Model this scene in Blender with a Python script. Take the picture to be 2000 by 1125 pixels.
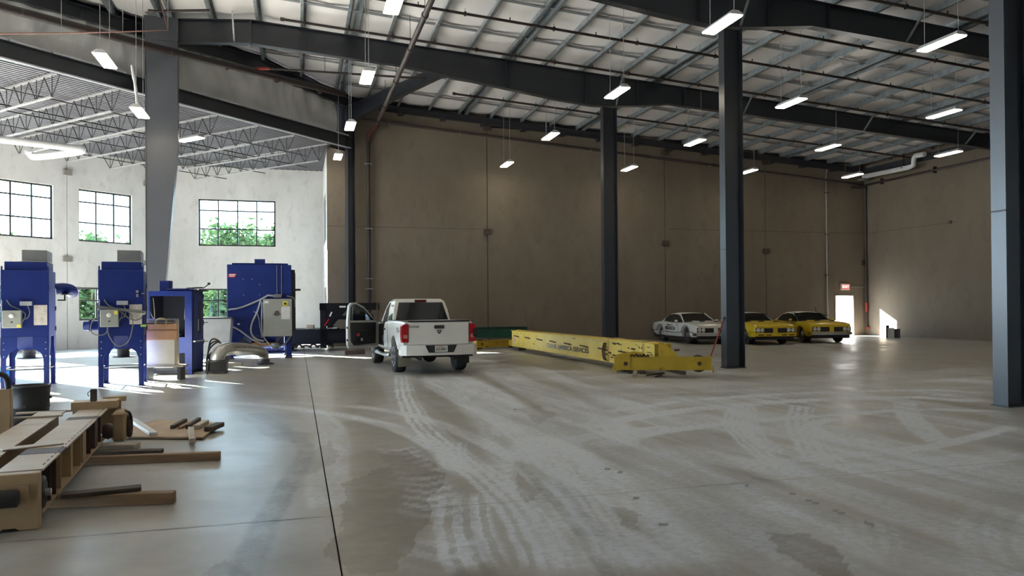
import bpy, bmesh, math, random
import numpy as np
from mathutils import Vector, Matrix
random.seed(7)
PI = math.pi
for _o in list(bpy.data.objects): bpy.data.objects.remove(_o)
SC = bpy.context.scene
COL = SC.collection

# ---------------------------------------------------------------- camera
FPX = 1480.0; YAW = math.radians(15.85); PIT = 0.007; ROL = 0.0075; EYE = 1.65
CX, CY = 1000.0, 562.5 + 27.0
_F = Vector((math.sin(YAW)*math.cos(PIT), math.cos(YAW)*math.cos(PIT), math.sin(PIT)))
_R0 = Vector((math.cos(YAW), -math.sin(YAW), 0)); _U0 = _R0.cross(_F)
_R = _R0*math.cos(ROL) - _U0*math.sin(ROL); _U = _U0*math.cos(ROL) + _R0*math.sin(ROL)
CAM = Vector((0, 0, EYE))
cd = bpy.data.cameras.new('camera'); cam = bpy.data.objects.new('camera', cd); COL.objects.link(cam)
cd.sensor_fit = 'HORIZONTAL'; cd.sensor_width = 36.0; cd.lens = 36.0*FPX/2000.0
cd.shift_y = 27.0/2000.0; cd.clip_start = 0.05; cd.clip_end = 500
cam.matrix_world = Matrix(((_R.x, _U.x, -_F.x, CAM.x), (_R.y, _U.y, -_F.y, CAM.y), (_R.z, _U.z, -_F.z, CAM.z), (0, 0, 0, 1)))
SC.camera = cam
def ray(x, y): return _F + _R*((x-CX)/FPX) - _U*((y-CY)/FPX)
def gnd(x, y, z=0.0):
    d = ray(x, y); return CAM + d*((z-EYE)/d.z)
def aty(x, y, Y):
    d = ray(x, y); return CAM + d*(Y/d.y)
def atx(x, y, X):
    d = ray(x, y); return CAM + d*(X/d.x)
def onplane(x, y, p0, n):
    d = ray(x, y); return CAM + d*((Vector(p0)-CAM).dot(n)/d.dot(n))

# ---------------------------------------------------------------- light and exposure
SUN_EL = math.radians(23.0)
SUN_DIR = Vector((0.61*math.cos(SUN_EL), -0.7924*math.cos(SUN_EL), -math.sin(SUN_EL)))   # direction the light travels
sd = bpy.data.lights.new('sun', 'SUN'); sd.energy = SUN_E = 170.0; sd.angle = math.radians(0.6); sd.color = (1.0, 0.97, 0.93)
sun = bpy.data.objects.new('sun', sd); COL.objects.link(sun)
sun.rotation_euler = SUN_DIR.to_track_quat('-Z', 'Y').to_euler(); sun.location = (-30, 60, 40)
W = bpy.data.worlds.new('world'); SC.world = W; W.use_nodes = True
_n = W.node_tree.nodes; _l = W.node_tree.links; _n.clear()
_bg = _n.new('ShaderNodeBackground'); _bo = _n.new('ShaderNodeOutputWorld')
_bg.inputs[0].default_value = (0.58, 0.79, 1.0, 1); _bg.inputs[1].default_value = 16.0
_l.new(_bg.outputs[0], _bo.inputs[0])
SC.view_settings.view_transform = 'Standard'; SC.view_settings.look = 'None'
SC.view_settings.gamma = 1.0; SC.view_settings.use_curve_mapping = False
SC.view_settings.exposure = 0.22
LAMP = 20.0          # radiance of the high-bay lenses

# ---------------------------------------------------------------- materials
def _ramp(nt, fac, c1, c2, p1=0.35, p2=0.65):
    r = nt.nodes.new('ShaderNodeValToRGB'); r.color_ramp.elements[0].position = p1; r.color_ramp.elements[1].position = p2
    r.color_ramp.elements[0].color = (*c1, 1); r.color_ramp.elements[1].color = (*c2, 1); nt.links.new(fac, r.inputs[0]); return r.outputs[0]
def _noise(nt, co, scale, detail=4, rough=0.55):
    t = nt.nodes.new('ShaderNodeTexNoise'); t.inputs['Scale'].default_value = scale; t.inputs['Detail'].default_value = detail
    t.inputs['Roughness'].default_value = rough
    if co is not None: nt.links.new(co, t.inputs['Vector'])
    return t.outputs[0]
def mat(name, c, rough=0.5, metal=0.0, c2=None, scale=3.0, bump=0.0, bscale=40.0, p=(0.35, 0.65), stretch=None, spec=None, coat=0.0):
    m = bpy.data.materials.new(name); m.use_nodes = True; nt = m.node_tree; b = nt.nodes['Principled BSDF']
    b.inputs['Roughness'].default_value = rough; b.inputs['Metallic'].default_value = metal
    if spec is not None: b.inputs['Specular IOR Level'].default_value = spec
    if coat: b.inputs['Coat Weight'].default_value = coat; b.inputs['Coat Roughness'].default_value = 0.08
    tc = nt.nodes.new('ShaderNodeTexCoord'); co = tc.outputs['Object']
    if stretch:
        mp = nt.nodes.new('ShaderNodeMapping'); mp.inputs['Scale'].default_value = stretch; nt.links.new(co, mp.inputs[0]); co = mp.outputs[0]
    if c2 is None: c2 = tuple(v*0.86 for v in c)
    nt.links.new(_ramp(nt, _noise(nt, co, scale), c, c2, *p), b.inputs['Base Color'])
    if bump:
        bp = nt.nodes.new('ShaderNodeBump'); bp.inputs['Strength'].default_value = bump; bp.inputs['Distance'].default_value = 0.02
        nt.links.new(_noise(nt, co, bscale), bp.inputs['Height']); nt.links.new(bp.outputs[0], b.inputs['Normal'])
    return m
def emit(name, c, s):
    m = bpy.data.materials.new(name); m.use_nodes = True; nt = m.node_tree; b = nt.nodes['Principled BSDF']
    b.inputs['Base Color'].default_value = (*c, 1); b.inputs['Emission Color'].default_value = (*c, 1); b.inputs['Emission Strength'].default_value = s
    return m
def glass(name, tint=(0.9, 0.95, 0.95), alpha=0.12, rough=0.02):
    m = bpy.data.materials.new(name); m.use_nodes = True; nt = m.node_tree; nt.nodes.clear()
    o = nt.nodes.new('ShaderNodeOutputMaterial'); mx = nt.nodes.new('ShaderNodeMixShader'); t = nt.nodes.new('ShaderNodeBsdfTransparent'); g = nt.nodes.new('ShaderNodeBsdfGlossy')
    t.inputs[0].default_value = (*tint, 1); g.inputs['Roughness'].default_value = rough; mx.inputs[0].default_value = alpha
    nt.links.new(t.outputs[0], mx.inputs[1]); nt.links.new(g.outputs[0], mx.inputs[2]); nt.links.new(mx.outputs[0], o.inputs[0]); return m

def concrete(name, c1, c2, c3, seed=0.0):
    m = bpy.data.materials.new(name); m.use_nodes = True; nt = m.node_tree; b = nt.nodes['Principled BSDF']
    b.inputs['Roughness'].default_value = 0.82; b.inputs['Specular IOR Level'].default_value = 0.25
    g = nt.nodes.new('ShaderNodeNewGeometry'); mp = nt.nodes.new('ShaderNodeMapping'); mp.inputs['Location'].default_value = (seed, seed*1.7, 0)
    mp.inputs['Scale'].default_value = (1.0, 1.0, 0.55); nt.links.new(g.outputs['Position'], mp.inputs[0]); co = mp.outputs[0]
    a = _ramp(nt, _noise(nt, co, 0.55, 6, 0.62), c1, c2, 0.32, 0.68)
    k = _ramp(nt, _noise(nt, co, 2.6, 5, 0.7), (0, 0, 0), (1, 1, 1), 0.52, 0.8)
    mx = nt.nodes.new('ShaderNodeMix'); mx.data_type = 'RGBA'; nt.links.new(k, mx.inputs[0]); nt.links.new(a, mx.inputs[6]); mx.inputs[7].default_value = (*c3, 1)
    nt.links.new(mx.outputs[2], b.inputs['Base Color'])
    bp = nt.nodes.new('ShaderNodeBump'); bp.inputs['Strength'].default_value = 0.10; bp.inputs['Distance'].default_value = 0.02
    nt.links.new(_noise(nt, co, 9.0, 6, 0.7), bp.inputs['Height']); nt.links.new(bp.outputs[0], b.inputs['Normal'])
    return m

M = {}
M['conc_brown'] = concrete('concrete_brown', (0.160, 0.131, 0.098), (0.192, 0.160, 0.122), (0.144, 0.118, 0.088))
M['conc_light'] = concrete('concrete_light', (0.46, 0.455, 0.445), (0.58, 0.575, 0.565), (0.40, 0.39, 0.375), 4.0)
M['seam'] = mat('seam_dark', (0.05, 0.045, 0.04), 0.9)
M['steel'] = mat('primed_steel', (0.016, 0.019, 0.026), 0.33, 0.0, (0.013, 0.0155, 0.021), 1.5, spec=0.75)
M['steel_lit'] = mat('lit_primed_steel', (0.075, 0.078, 0.092), 0.40, 0.0, (0.066, 0.070, 0.083), 1.5)  # primed steel lightened in colour for the daylight falling on the tapered column
M['steel_dark'] = mat('dark_steel', (0.024, 0.026, 0.032), 0.5)
M['galv'] = mat('galvanised', (0.30, 0.33, 0.35), 0.42, 0.55, (0.20, 0.225, 0.245), 5.0)
M['insul'] = mat('insulation_facing', (0.82, 0.785, 0.785), 0.38, 0.0, (0.75, 0.715, 0.715), 1.2, 0.35, 3.0, stretch=(1, 0.35, 1))
M['curtain'] = mat('curtain_facing', (0.66, 0.655, 0.64), 0.5, 0.0, (0.52, 0.52, 0.515), 1.1, 0.5, 2.2, stretch=(1, 1, 0.5))
M['deck'] = mat('steel_deck', (0.125, 0.125, 0.14), 0.55, 0.0, (0.10, 0.10, 0.115), 1.0)
M['joist'] = mat('joist_steel', (0.25, 0.245, 0.25), 0.55, 0.0, (0.19, 0.185, 0.19), 2.0)
M['web'] = mat('joist_web', (0.035, 0.032, 0.035), 0.6)
M['pipe'] = mat('black_pipe', (0.018, 0.014, 0.014), 0.55, 0.0, (0.035, 0.018, 0.016), 1.2)
M['pipe_brown'] = mat('brown_pipe', (0.07, 0.05, 0.047), 0.45, 0.2, (0.045, 0.035, 0.035), 2.0)
M['red'] = mat('red_fitting', (0.30, 0.035, 0.025), 0.5)
M['copper'] = mat('copper_line', (0.24, 0.12, 0.095), 0.45, 0.3)
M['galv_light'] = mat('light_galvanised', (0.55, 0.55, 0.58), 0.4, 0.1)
M['pvc'] = mat('white_pvc', (0.72, 0.72, 0.72), 0.35)
M['conduit'] = mat('conduit', (0.36, 0.36, 0.35), 0.4, 0.6)
M['black'] = mat('black_paint', (0.012, 0.012, 0.014), 0.45)
M['rubber'] = mat('rubber', (0.014, 0.014, 0.015), 0.75, 0, (0.03, 0.028, 0.026), 12)
M['lens'] = emit('lamp_lens', (1.0, 0.89, 0.70), LAMP)
M['lamp_body'] = mat('lamp_housing', (0.55, 0.55, 0.55), 0.4)
M['wire'] = mat('wire', (0.42, 0.42, 0.42), 0.5)
M['frame'] = mat('window_frame', (0.012, 0.016, 0.015), 0.45)
M['pane'] = glass('window_glass', (0.93, 0.97, 0.96), 0.06)
M['rust'] = mat('rusty_plate', (0.085, 0.055, 0.040), 0.75, 0, (0.05, 0.035, 0.03), 8)

# ---------------------------------------------------------------- mesh builder
class MB:
    def __init__(s): s.v = []; s.f = []; s.mi = []; s.cur = 0; s.sm = []
    def add(s, vs, fs, smooth=False):
        o = len(s.v); s.v += [tuple(v) for v in vs]
        for f in fs: s.f.append(tuple(i+o for i in f)); s.mi.append(s.cur); s.sm.append(smooth)
        return s
    def m(s, i): s.cur = i; return s
    def box(s, x0, x1, y0, y1, z0, z1):
        return s.add([(x0,y0,z0),(x1,y0,z0),(x1,y1,z0),(x0,y1,z0),(x0,y0,z1),(x1,y0,z1),(x1,y1,z1),(x0,y1,z1)],
                     [(0,3,2,1),(4,5,6,7),(0,1,5,4),(1,2,6,5),(2,3,7,6),(3,0,4,7)])
    def cbox(s, x, y, z, sx, sy, sz): return s.box(x-sx/2, x+sx/2, y-sy/2, y+sy/2, z-sz/2, z+sz/2)
    def bev(s, x0, x1, y0, y1, z0, z1, r):          # box with chamfered edges
        pts = []
        for (sx, X, dx) in ((0, x0, 1), (1, x1, -1)):
            for (sy, Y, dy) in ((0, y0, 1), (1, y1, -1)):
                for (sz, Z, dz) in ((0, z0, 1), (1, z1, -1)):
                    pts += [(X, Y+dy*r, Z+dz*r), (X+dx*r, Y, Z+dz*r), (X+dx*r, Y+dy*r, Z)]
        bm = bmesh.new()
        for p in pts: bm.verts.new(p)
        bmesh.ops.convex_hull(bm, input=bm.verts); bmesh.ops.dissolve_limit(bm, angle_limit=0.02, verts=bm.verts, edges=bm.edges)
        bm.verts.index_update(); s.add([v.co[:] for v in bm.verts], [[v.index for v in f.verts] for f in bm.faces]); bm.free(); return s
    def bar(s, p, q, w, h, up=(0, 0, 1)):           # rectangular bar p->q, w sideways, h along up
        p = Vector(p); q = Vector(q); d = (q-p).normalized(); u = Vector(up)
        if abs(d.dot(u)) > 0.99: u = Vector((0, 1, 0)) if abs(d.y) < 0.9 else Vector((1, 0, 0))
        a = d.cross(u).normalized(); b = a.cross(d).normalized(); a = a*(w/2); b = b*(h/2)
        return s.add([p-a-b, p+a-b, p+a+b, p-a+b, q-a-b, q+a-b, q+a+b, q-a+b], [(0,3,2,1),(4,5,6,7),(0,1,5,4),(1,2,6,5),(2,3,7,6),(3,0,4,7)])
    def rod(s, p, q, r, n=8, r2=None, cap=True, smooth=True):
        p = Vector(p); q = Vector(q); d = (q-p).normalized(); u = Vector((0, 0, 1)) if abs(d.z) < 0.95 else Vector((1, 0, 0))
        a = d.cross(u).normalized(); b = a.cross(d); r2 = r if r2 is None else r2; vs = []
        for c, rr in ((p, r), (q, r2)):
            for i in range(n): t = 2*PI*i/n; vs.append(c + a*(rr*math.cos(t)) + b*(rr*math.sin(t)))
        s.add(vs, [(i, (i+1) % n, n+(i+1) % n, n+i) for i in range(n)], smooth)
        if cap: s.add(vs, [tuple(range(n-1, -1, -1)), tuple(range(n, 2*n))])
        return s
    def tube(s, pts, r, n=8, closed=False, cap=True):
        P = [Vector(p) for p in pts]; k = len(P); rings = []; a = None
        rs = r if isinstance(r, (list, tuple)) else [r]*k
        for i in range(k):
            t = (P[min(i+1, k-1)]-P[max(i-1, 0)]).normalized()
            if a is None:
                u = Vector((0, 0, 1)) if abs(t.z) < 0.9 else Vector((1, 0, 0)); a = t.cross(u).normalized()
            a = (a - t*a.dot(t)).normalized(); b = t.cross(a)
            rings.append([P[i] + a*(rs[i]*math.cos(2*PI*j/n)) + b*(rs[i]*math.sin(2*PI*j/n)) for j in range(n)])
        vs = [v for g in rings for v in g]
        s.add(vs, [(i*n+j, i*n+(j+1) % n, (i+1)*n+(j+1) % n, (i+1)*n+j) for i in range(k-1) for j in range(n)], True)
        if cap: s.add(vs, [tuple(range(n-1, -1, -1)), tuple(range((k-1)*n, k*n))])
        return s
    def lathe(s, prof, c=(0, 0, 0), axis='z', n=20, smooth=True):   # prof: (r, h)
        vs = []; k = len(prof)
        for r, h in prof:
            for j in range(n):
                t = 2*PI*j/n; x, y = r*math.cos(t), r*math.sin(t)
                p = (x, y, h) if axis == 'z' else ((h, x, y) if axis == 'x' else (y, h, x))
                vs.append((p[0]+c[0], p[1]+c[1], p[2]+c[2]))
        s.add(vs, [(i*n+j, i*n+(j+1) % n, (i+1)*n+(j+1) % n, (i+1)*n+j) for i in range(k-1) for j in range(n)], smooth)
        s.add(vs, [tuple(range(n-1, -1, -1)), tuple(range((k-1)*n, k*n))]); return s
    def prism(s, poly, lo, hi, axis='y'):           # polygon in the other two axes, pushed from lo to hi
        def P(a, b, c): return (a, c, b) if axis == 'y' else ((c, a, b) if axis == 'x' else (a, b, c))
        n = len(poly); vs = [P(a, b, lo) for a, b in poly] + [P(a, b, hi) for a, b in poly]
        return s.add(vs, [tuple(range(n)), tuple(range(2*n-1, n-1, -1))] + [(i, n+i, n+(i+1) % n, (i+1) % n) for i in range(n)])
    def loft(s, rings, closed=True, caps=True, smooth=True):
        n = len(rings[0]); k = len(rings); vs = [v for r in rings for v in r]
        J = n if closed else n-1
        s.add(vs, [(i*n+j, i*n+(j+1) % n, (i+1)*n+(j+1) % n, (i+1)*n+j) for i in range(k-1) for j in range(J)], smooth)
        if caps: s.add(vs, [tuple(range(n-1, -1, -1)), tuple(range((k-1)*n, k*n))])
        return s
    def mesh(s, name, mats):
        me = bpy.data.meshes.new(name); me.from_pydata([tuple(v) for v in s.v], [], s.f)
        if not isinstance(mats, (list, tuple)): mats = [mats]
        for mm in mats: me.materials.append(mm)
        me.polygons.foreach_set('material_index', s.mi); me.polygons.foreach_set('use_smooth', s.sm)
        bm = bmesh.new(); bm.from_mesh(me); bmesh.ops.recalc_face_normals(bm, faces=bm.faces); bm.to_mesh(me); bm.free()
        return me
    def build(s, name, mats, parent=None): return link(name, s.mesh(name, mats), parent)
def link(name, me, parent=None):
    o = bpy.data.objects.new(name, me); COL.objects.link(o)
    if parent is not None: o.parent = parent
    return o
def tag(o, label=None, cat=None, group=None, kind=None):
    if label: o['label'] = label
    if cat: o['category'] = cat
    if group: o['group'] = group
    if kind: o['kind'] = kind
    return o
def thing(name, label, cat, loc=(0, 0, 0), rz=0.0, group=None, kind=None):
    o = bpy.data.objects.new(name, None); COL.objects.link(o); o.location = loc; o.rotation_euler = (0, 0, rz); o.empty_display_size = 0.1
    return tag(o, label, cat, group, kind)
def copy_tree(o, parent=None):
    c = o.copy(); COL.objects.link(c); c.parent = parent
    for ch in [x for x in KIDS(o)]: copy_tree(ch, c)
    return c
def KIDS(o): return [x for x in bpy.data.objects if x.parent is o]
def booldiff(o, cutter):
    """carve cutter (MB) out of a mesh object, keep the result as plain mesh"""
    cm = cutter.mesh('cut', []); co = bpy.data.objects.new('cut', cm); COL.objects.link(co)
    par = o.parent; mw = o.matrix_basis.copy(); o.parent = None; o.matrix_basis = Matrix()
    md = o.modifiers.new('b', 'BOOLEAN'); md.object = co; md.operation = 'DIFFERENCE'; md.solver = 'EXACT'
    dg = bpy.context.evaluated_depsgraph_get(); ne = bpy.data.meshes.new_from_object(o.evaluated_get(dg), depsgraph=dg)
    o.modifiers.clear(); old = o.data; o.data = ne; ne.name = old.name
    bpy.data.objects.remove(co); o.parent = par; o.matrix_basis = mw
    return o
def sharp(o, deg=32):
    me = o.data; bm = bmesh.new(); bm.from_mesh(me)
    for e in bm.edges:
        if len(e.link_faces) == 2 and e.calc_face_angle(0) > math.radians(deg): e.smooth = False
    bm.to_mesh(me); bm.free(); me.polygons.foreach_set('use_smooth', [True]*len(me.polygons)); return o
def bez(pts, n=8):                                   # smooth curve through points (Catmull-Rom)
    P = [Vector(p) for p in pts]; P = [P[0]*2-P[1]] + P + [P[-1]*2-P[-2]]; out = []
    for i in range(1, len(P)-2):
        for k in range(n):
            t = k/n; a, b, c, d = P[i-1], P[i], P[i+1], P[i+2]
            out.append(0.5*((2*b) + (c-a)*t + (2*a-5*b+4*c-d)*t*t + (3*b-a-3*c+d)*t**3))
    out.append(P[-2]); return out
# ---------------------------------------------------------------- building geometry
YB = 34.0; XR = 29.4; XJ = 1.29; YW = 39.3
def zr(x): return 11.02 - 0.0682*(x+1.39) if x > -1.39 else 11.02 + 0.08*(x+1.39)
WA = math.radians(44); WD = Vector((math.sin(WA), math.cos(WA), 0)); WN = Vector((-WD.y, WD.x, 0)); BP = Vector((2.25, 33.5, 0))
AA = math.radians(47); AD = Vector((math.sin(AA), math.cos(AA), 0)); AN = Vector((-AD.y, AD.x, 0)); A0 = Vector((-9.1, 36.55, 0))
TA_END = (YW-A0.y)/AD.y
def ydiag(x): return BP.y + (x-BP.x)*WD.y/WD.x

# ---- outside ground, floor base
g = MB().box(-90, 90, -40, 130, -0.6, -0.25).build('ground', mat('outside_ground', (0.42, 0.41, 0.38), 0.9)); tag(g, kind='structure')

# ---- floor: concrete slabs with sawn joints; the marks on it are dust, damp and tyre rubber
def vnoise(x, y, seed=0):
    xi = np.floor(x).astype(np.int64); yi = np.floor(y).astype(np.int64); xf = x-xi; yf = y-yi
    def h(a, b):
        n = (a*374761393 + b*668265263 + seed*974634777) & 0x7fffffff; n = ((n ^ (n >> 13))*1274126177) & 0x7fffffff; return ((n ^ (n >> 16)) & 0xffff)/65535.0
    u = xf*xf*(3-2*xf); v = yf*yf*(3-2*yf)
    return (h(xi, yi)*(1-u)+h(xi+1, yi)*u)*(1-v) + (h(xi, yi+1)*(1-u)+h(xi+1, yi+1)*u)*v
def fbm(x, y, seed=0, oct=4):
    s = 0; a = 0.5; t = 0
    for i in range(oct): s = s + a*vnoise(x*2**i, y*2**i, seed+i); t += a; a *= 0.55
    return s/t
def sstep(a, b, x): t = np.clip((x-a)/(b-a), 0, 1); return t*t*(3-2*t)
def polyd(X, Y, pts):                               # distance to a polyline, arc length along it and signed side
    best = np.full(X.shape, 1e9); arc = np.zeros(X.shape); side = np.zeros(X.shape); L = 0
    for (ax, ay), (bx, by) in zip(pts[:-1], pts[1:]):
        dx, dy = bx-ax, by-ay; l2 = dx*dx+dy*dy; l = math.sqrt(l2)
        t = np.clip(((X-ax)*dx+(Y-ay)*dy)/l2, 0, 1); d = np.hypot(X-ax-t*dx, Y-ay-t*dy); k = d < best
        best = np.where(k, d, best); arc = np.where(k, L+t*l, arc); side = np.where(k, ((X-ax)*dy-(Y-ay)*dx)/l, side); L += l
    return best, arc, side, L
def gp(pts): return [(p.x, p.y) for p in bez([gnd(x, y) for x, y in pts], 5)]
TRACKS = [  # (pixel path, half width m, dust amount, tread: 0 none, 1 ribs along, 2 lugs across)
    ([(785,732),(790,765),(812,815),(870,872),(935,925),(1000,985),(1050,1060),(1075,1125)], .20, .75, 1),
    ([(812,738),(890,778),(960,815),(1040,872),(1110,945),(1180,1040),(1230,1125)], .17, .55, 1),
    ([(872,735),(940,775),(1010,835),(1085,915),(1170,1010),(1270,1125)], .62, .55, 0),
    ([(960,720),(1060,770),(1180,840),(1330,930),(1480,1010),(1680,1125)], .45, .38, 0),
    ([(1030,715),(1160,765),(1320,835),(1520,915),(1760,1000),(2000,1075)], .28, .35, 0),
    ([(440,786),(560,796),(680,813),(780,838),(850,872),(905,925)], .16, .55, 0),
    ([(500,782),(640,790),(760,802),(860,828),(950,868),(1000,905)], .14, .45, 0),
    ([(600,800),(640,830),(650,870),(640,930),(650,1000)], .22, .45, 0),
    ([(890,860),(885,885),(900,910),(930,925)], .16, .55, 1),
    ([(905,960),(900,1010),(915,1070),(940,1125)], .24, .6, 1),
    ([(975,900),(960,935),(975,960),(1010,975)], .2, .45, 2),
    ([(770,870),(800,905),(828,940),(835,985),(800,1020)], .24, .5, 2),
    ([(880,1040),(870,1065),(860,1095),(870,1125)], .3, .5, 2),
    ([(1445,792),(1432,818),(1448,850),(1500,893),(1580,935)], .16, 0.90, 1),
    ([(1470,790),(1462,815),(1480,850),(1530,890)], .10, 0.68, 1),
    ([(1565,792),(1560,828),(1585,875),(1620,905)], .2, 0.83, 1),
    ([(1640,815),(1588,828),(1600,845),(1660,868),(1760,885)], .12, 0.75, 0),
    ([(1765,785),(1775,812),(1810,845),(1850,870)], .18, 0.68, 0),
    ([(1180,805),(1350,782),(1560,768),(1800,762),(1935,768)], .12, 0.75, 0),
    ([(1130,835),(1300,806),(1520,785),(1760,776),(1935,786)], .2, 0.75, 0),
    ([(1160,870),(1330,838),(1560,815),(1800,800),(1990,806)], .14, 0.68, 0),
    ([(1000,905),(1100,862),(1230,842),(1330,835)], .2, 0.68, 0),
    ([(1500,905),(1650,890),(1830,870),(2000,828)], .12, 0.52, 0),
    ([(1300,870),(1450,905),(1620,920),(1850,905),(2000,880)], .3, 0.38, 0),
    ([(1150,815),(1180,822),(1215,850),(1205,875)], .2, 0.83, 1),
    ([(1690,1010),(1700,1050),(1690,1090)], .2, .3, 1),
    ([(1980,990),(1950,1030),(1965,1090),(2000,1120)], .3, .35, 1),
]
DARKS = [([(583,855),(596,885),(560,950),(520,1020),(490,1080),(478,1125)], .12, .9), ([(1012,900),(1060,955),(1110,1010),(1165,1085),(1190,1125)], .055, .7),
    ([(1090,945),(1160,1030),(1225,1125)], .05, .6), ([(500,808),(540,830),(585,850)], .14, .7), ([(930,870),(975,895),(990,905)], .04, .5), ([(880,985),(930,1060),(960,1125)], .05, .4)]
DAMP = [([(655,948),(690,925),(760,905),(810,905),(860,925),(850,965),(830,1010),(838,1060),(790,1090),(770,1125),(672,1125),(655,1060),(660,1000)], .72),
    ([(740,888),(800,880),(850,900),(845,930),(790,928)], .7), ([(1480,1038),(1550,1040),(1620,1080),(1660,1125),(1580,1125),(1510,1075)], 1.1), ([(940,700),(1040,690),(1120,700),(1150,725),(1080,722),(1000,712)], .8),
    ([(450,705),(600,712),(720,725),(700,760),(560,770),(440,745)], .35), ([(1010,800),(1060,790),(1080,812),(1040,830)], .6), ([(1200,985),(1240,990),(1280,1040),(1250,1035)], .7), ([(1010,920),(1050,955),(1030,985),(1000,960)], .6),
    ([(640,860),(660,905),(600,930),(585,890)], .5), ([(480,815),(560,835),(580,865),(500,850)], .6), ([(420,770),(470,765),(640,772),(700,795),(520,782)], .35), ([(370,1120),(440,1095),(500,1110),(520,1125)], .7)]
def inpoly(X, Y, P):
    r = np.zeros(X.shape, bool); n = len(P)
    for i in range(n):
        (ax, ay), (bx, by) = P[i], P[(i+1) % n]
        if ay == by: continue
        r ^= ((ay > Y) != (by > Y)) & (X < (bx-ax)*(Y-ay)/(by-ay)+ax)
    return r
def floor_marks(X, Y):
    dust = 0.26*sstep(.40, .66, fbm(X*.30+3, Y*.30, 5)) + .2*sstep(.45, .7, fbm(X*1.3, Y*1.3, 11)) + .10*sstep(-.5, 2, X)*(1-sstep(24, 30, Y))
    a = math.radians(3); u = X*math.cos(a)+Y*math.sin(a); v = -X*math.sin(a)+Y*math.cos(a)
    dust = dust + .38*sstep(.48, .64, fbm(u*2.6+.5*fbm(X*.4, Y*.4, 23), v*.16, 21, 3))*sstep(1.5, 4.5, X)*(1-sstep(11, 16, Y)) + .2*sstep(.50, .62, fbm(u*7, v*.3, 25, 2))*sstep(1, 3, X)*(1-sstep(10, 15, Y)) + .26*sstep(.50, .66, fbm(X*.16, Y*2.0, 31, 3))*sstep(8, 13, Y)*sstep(2, 7, X)
    dark = .18*sstep(.55, .8, fbm(X*.8+9, Y*.8, 41)) + .3*sstep(.55, .72, fbm(u*3.0, v*.22, 45, 3))*sstep(1, 3, X)
    damp = .25*sstep(.50, .70, fbm(X*.45-7, Y*.45, 51))
    jx = X + .05*(fbm(X*3, Y*3, 61)-.5); jy = Y + .05*(fbm(X*3+40, Y*3, 62)-.5)
    for pts, hw, k, tr in TRACKS:
        P = gp(pts); d, s, sd, L = polyd(jx, jy, P); b = 1-sstep(hw*.75, hw*1.15, d); b = b*sstep(0, .3, s+.02)*sstep(0, .4, L-s+.02)
        b = b*(.55+.45*sstep(.3, .6, fbm(s*1.2+k*9, sd*6, 71)))
        if tr == 1: b = b*(.25+.75*(np.sin(sd/hw*11) > -.2))
        if tr == 2: b = b*(.25+.75*(np.sin((s+np.abs(sd)*.7)*24) > 0))
        dust = np.maximum(dust, 0)*(1-.3*b) + 1.45*k*b
    for pts, hw, k in DARKS:
        d, s, sd, L = polyd(jx, jy, gp(pts)); dark = np.maximum(dark, k*(1-sstep(hw*.6, hw*1.2, d))*(.5+.5*sstep(.35, .6, fbm(X*5, Y*5, 81))))
    kx = X + .35*(fbm(X*1.7, Y*1.7, 91)-.5) + .1*(fbm(X*7, Y*7, 93)-.5); ky = Y + .35*(fbm(X*1.7+30, Y*1.7, 92)-.5)
    for pts, k in DAMP:
        P = [(q.x, q.y) for q in (gnd(x, y) for x, y in pts)]; m = inpoly(kx, ky, P); damp = np.where(m, np.maximum(damp, k), damp); dust = np.where(m, dust*.55, dust)
    a0, a1 = gnd(1530, 958), gnd(1935, 1115)          # row of small dark scuffs
    d, s, sd, L = polyd(X, Y, [(a0.x, a0.y), (a1.x, a1.y)]); dark = np.maximum(dark, 1.6*(d < .022)*(np.sin(s*19) > .35)*(fbm(s*2, s*0+3, 95) > .42))
    for px, py, rr in [(1296,1024,.035),(1187,916,.025),(1211,922,.025),(1243,974,.03),(1239,835,.03),(1458,949,.02),(1005,800,.025)]:
        q = gnd(px, py); dark = np.maximum(dark, 2.2*(np.hypot(X-q.x, Y-q.y) < rr))
    dust = np.clip(dust, 0, 1.3); dust = np.where(dust > .18, (dust-.18)*1.25+.10, dust*.55)
    return np.clip(dust, 0, 1.2), np.clip(dark, 0, 2), np.clip(damp, 0, 1.2)
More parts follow.
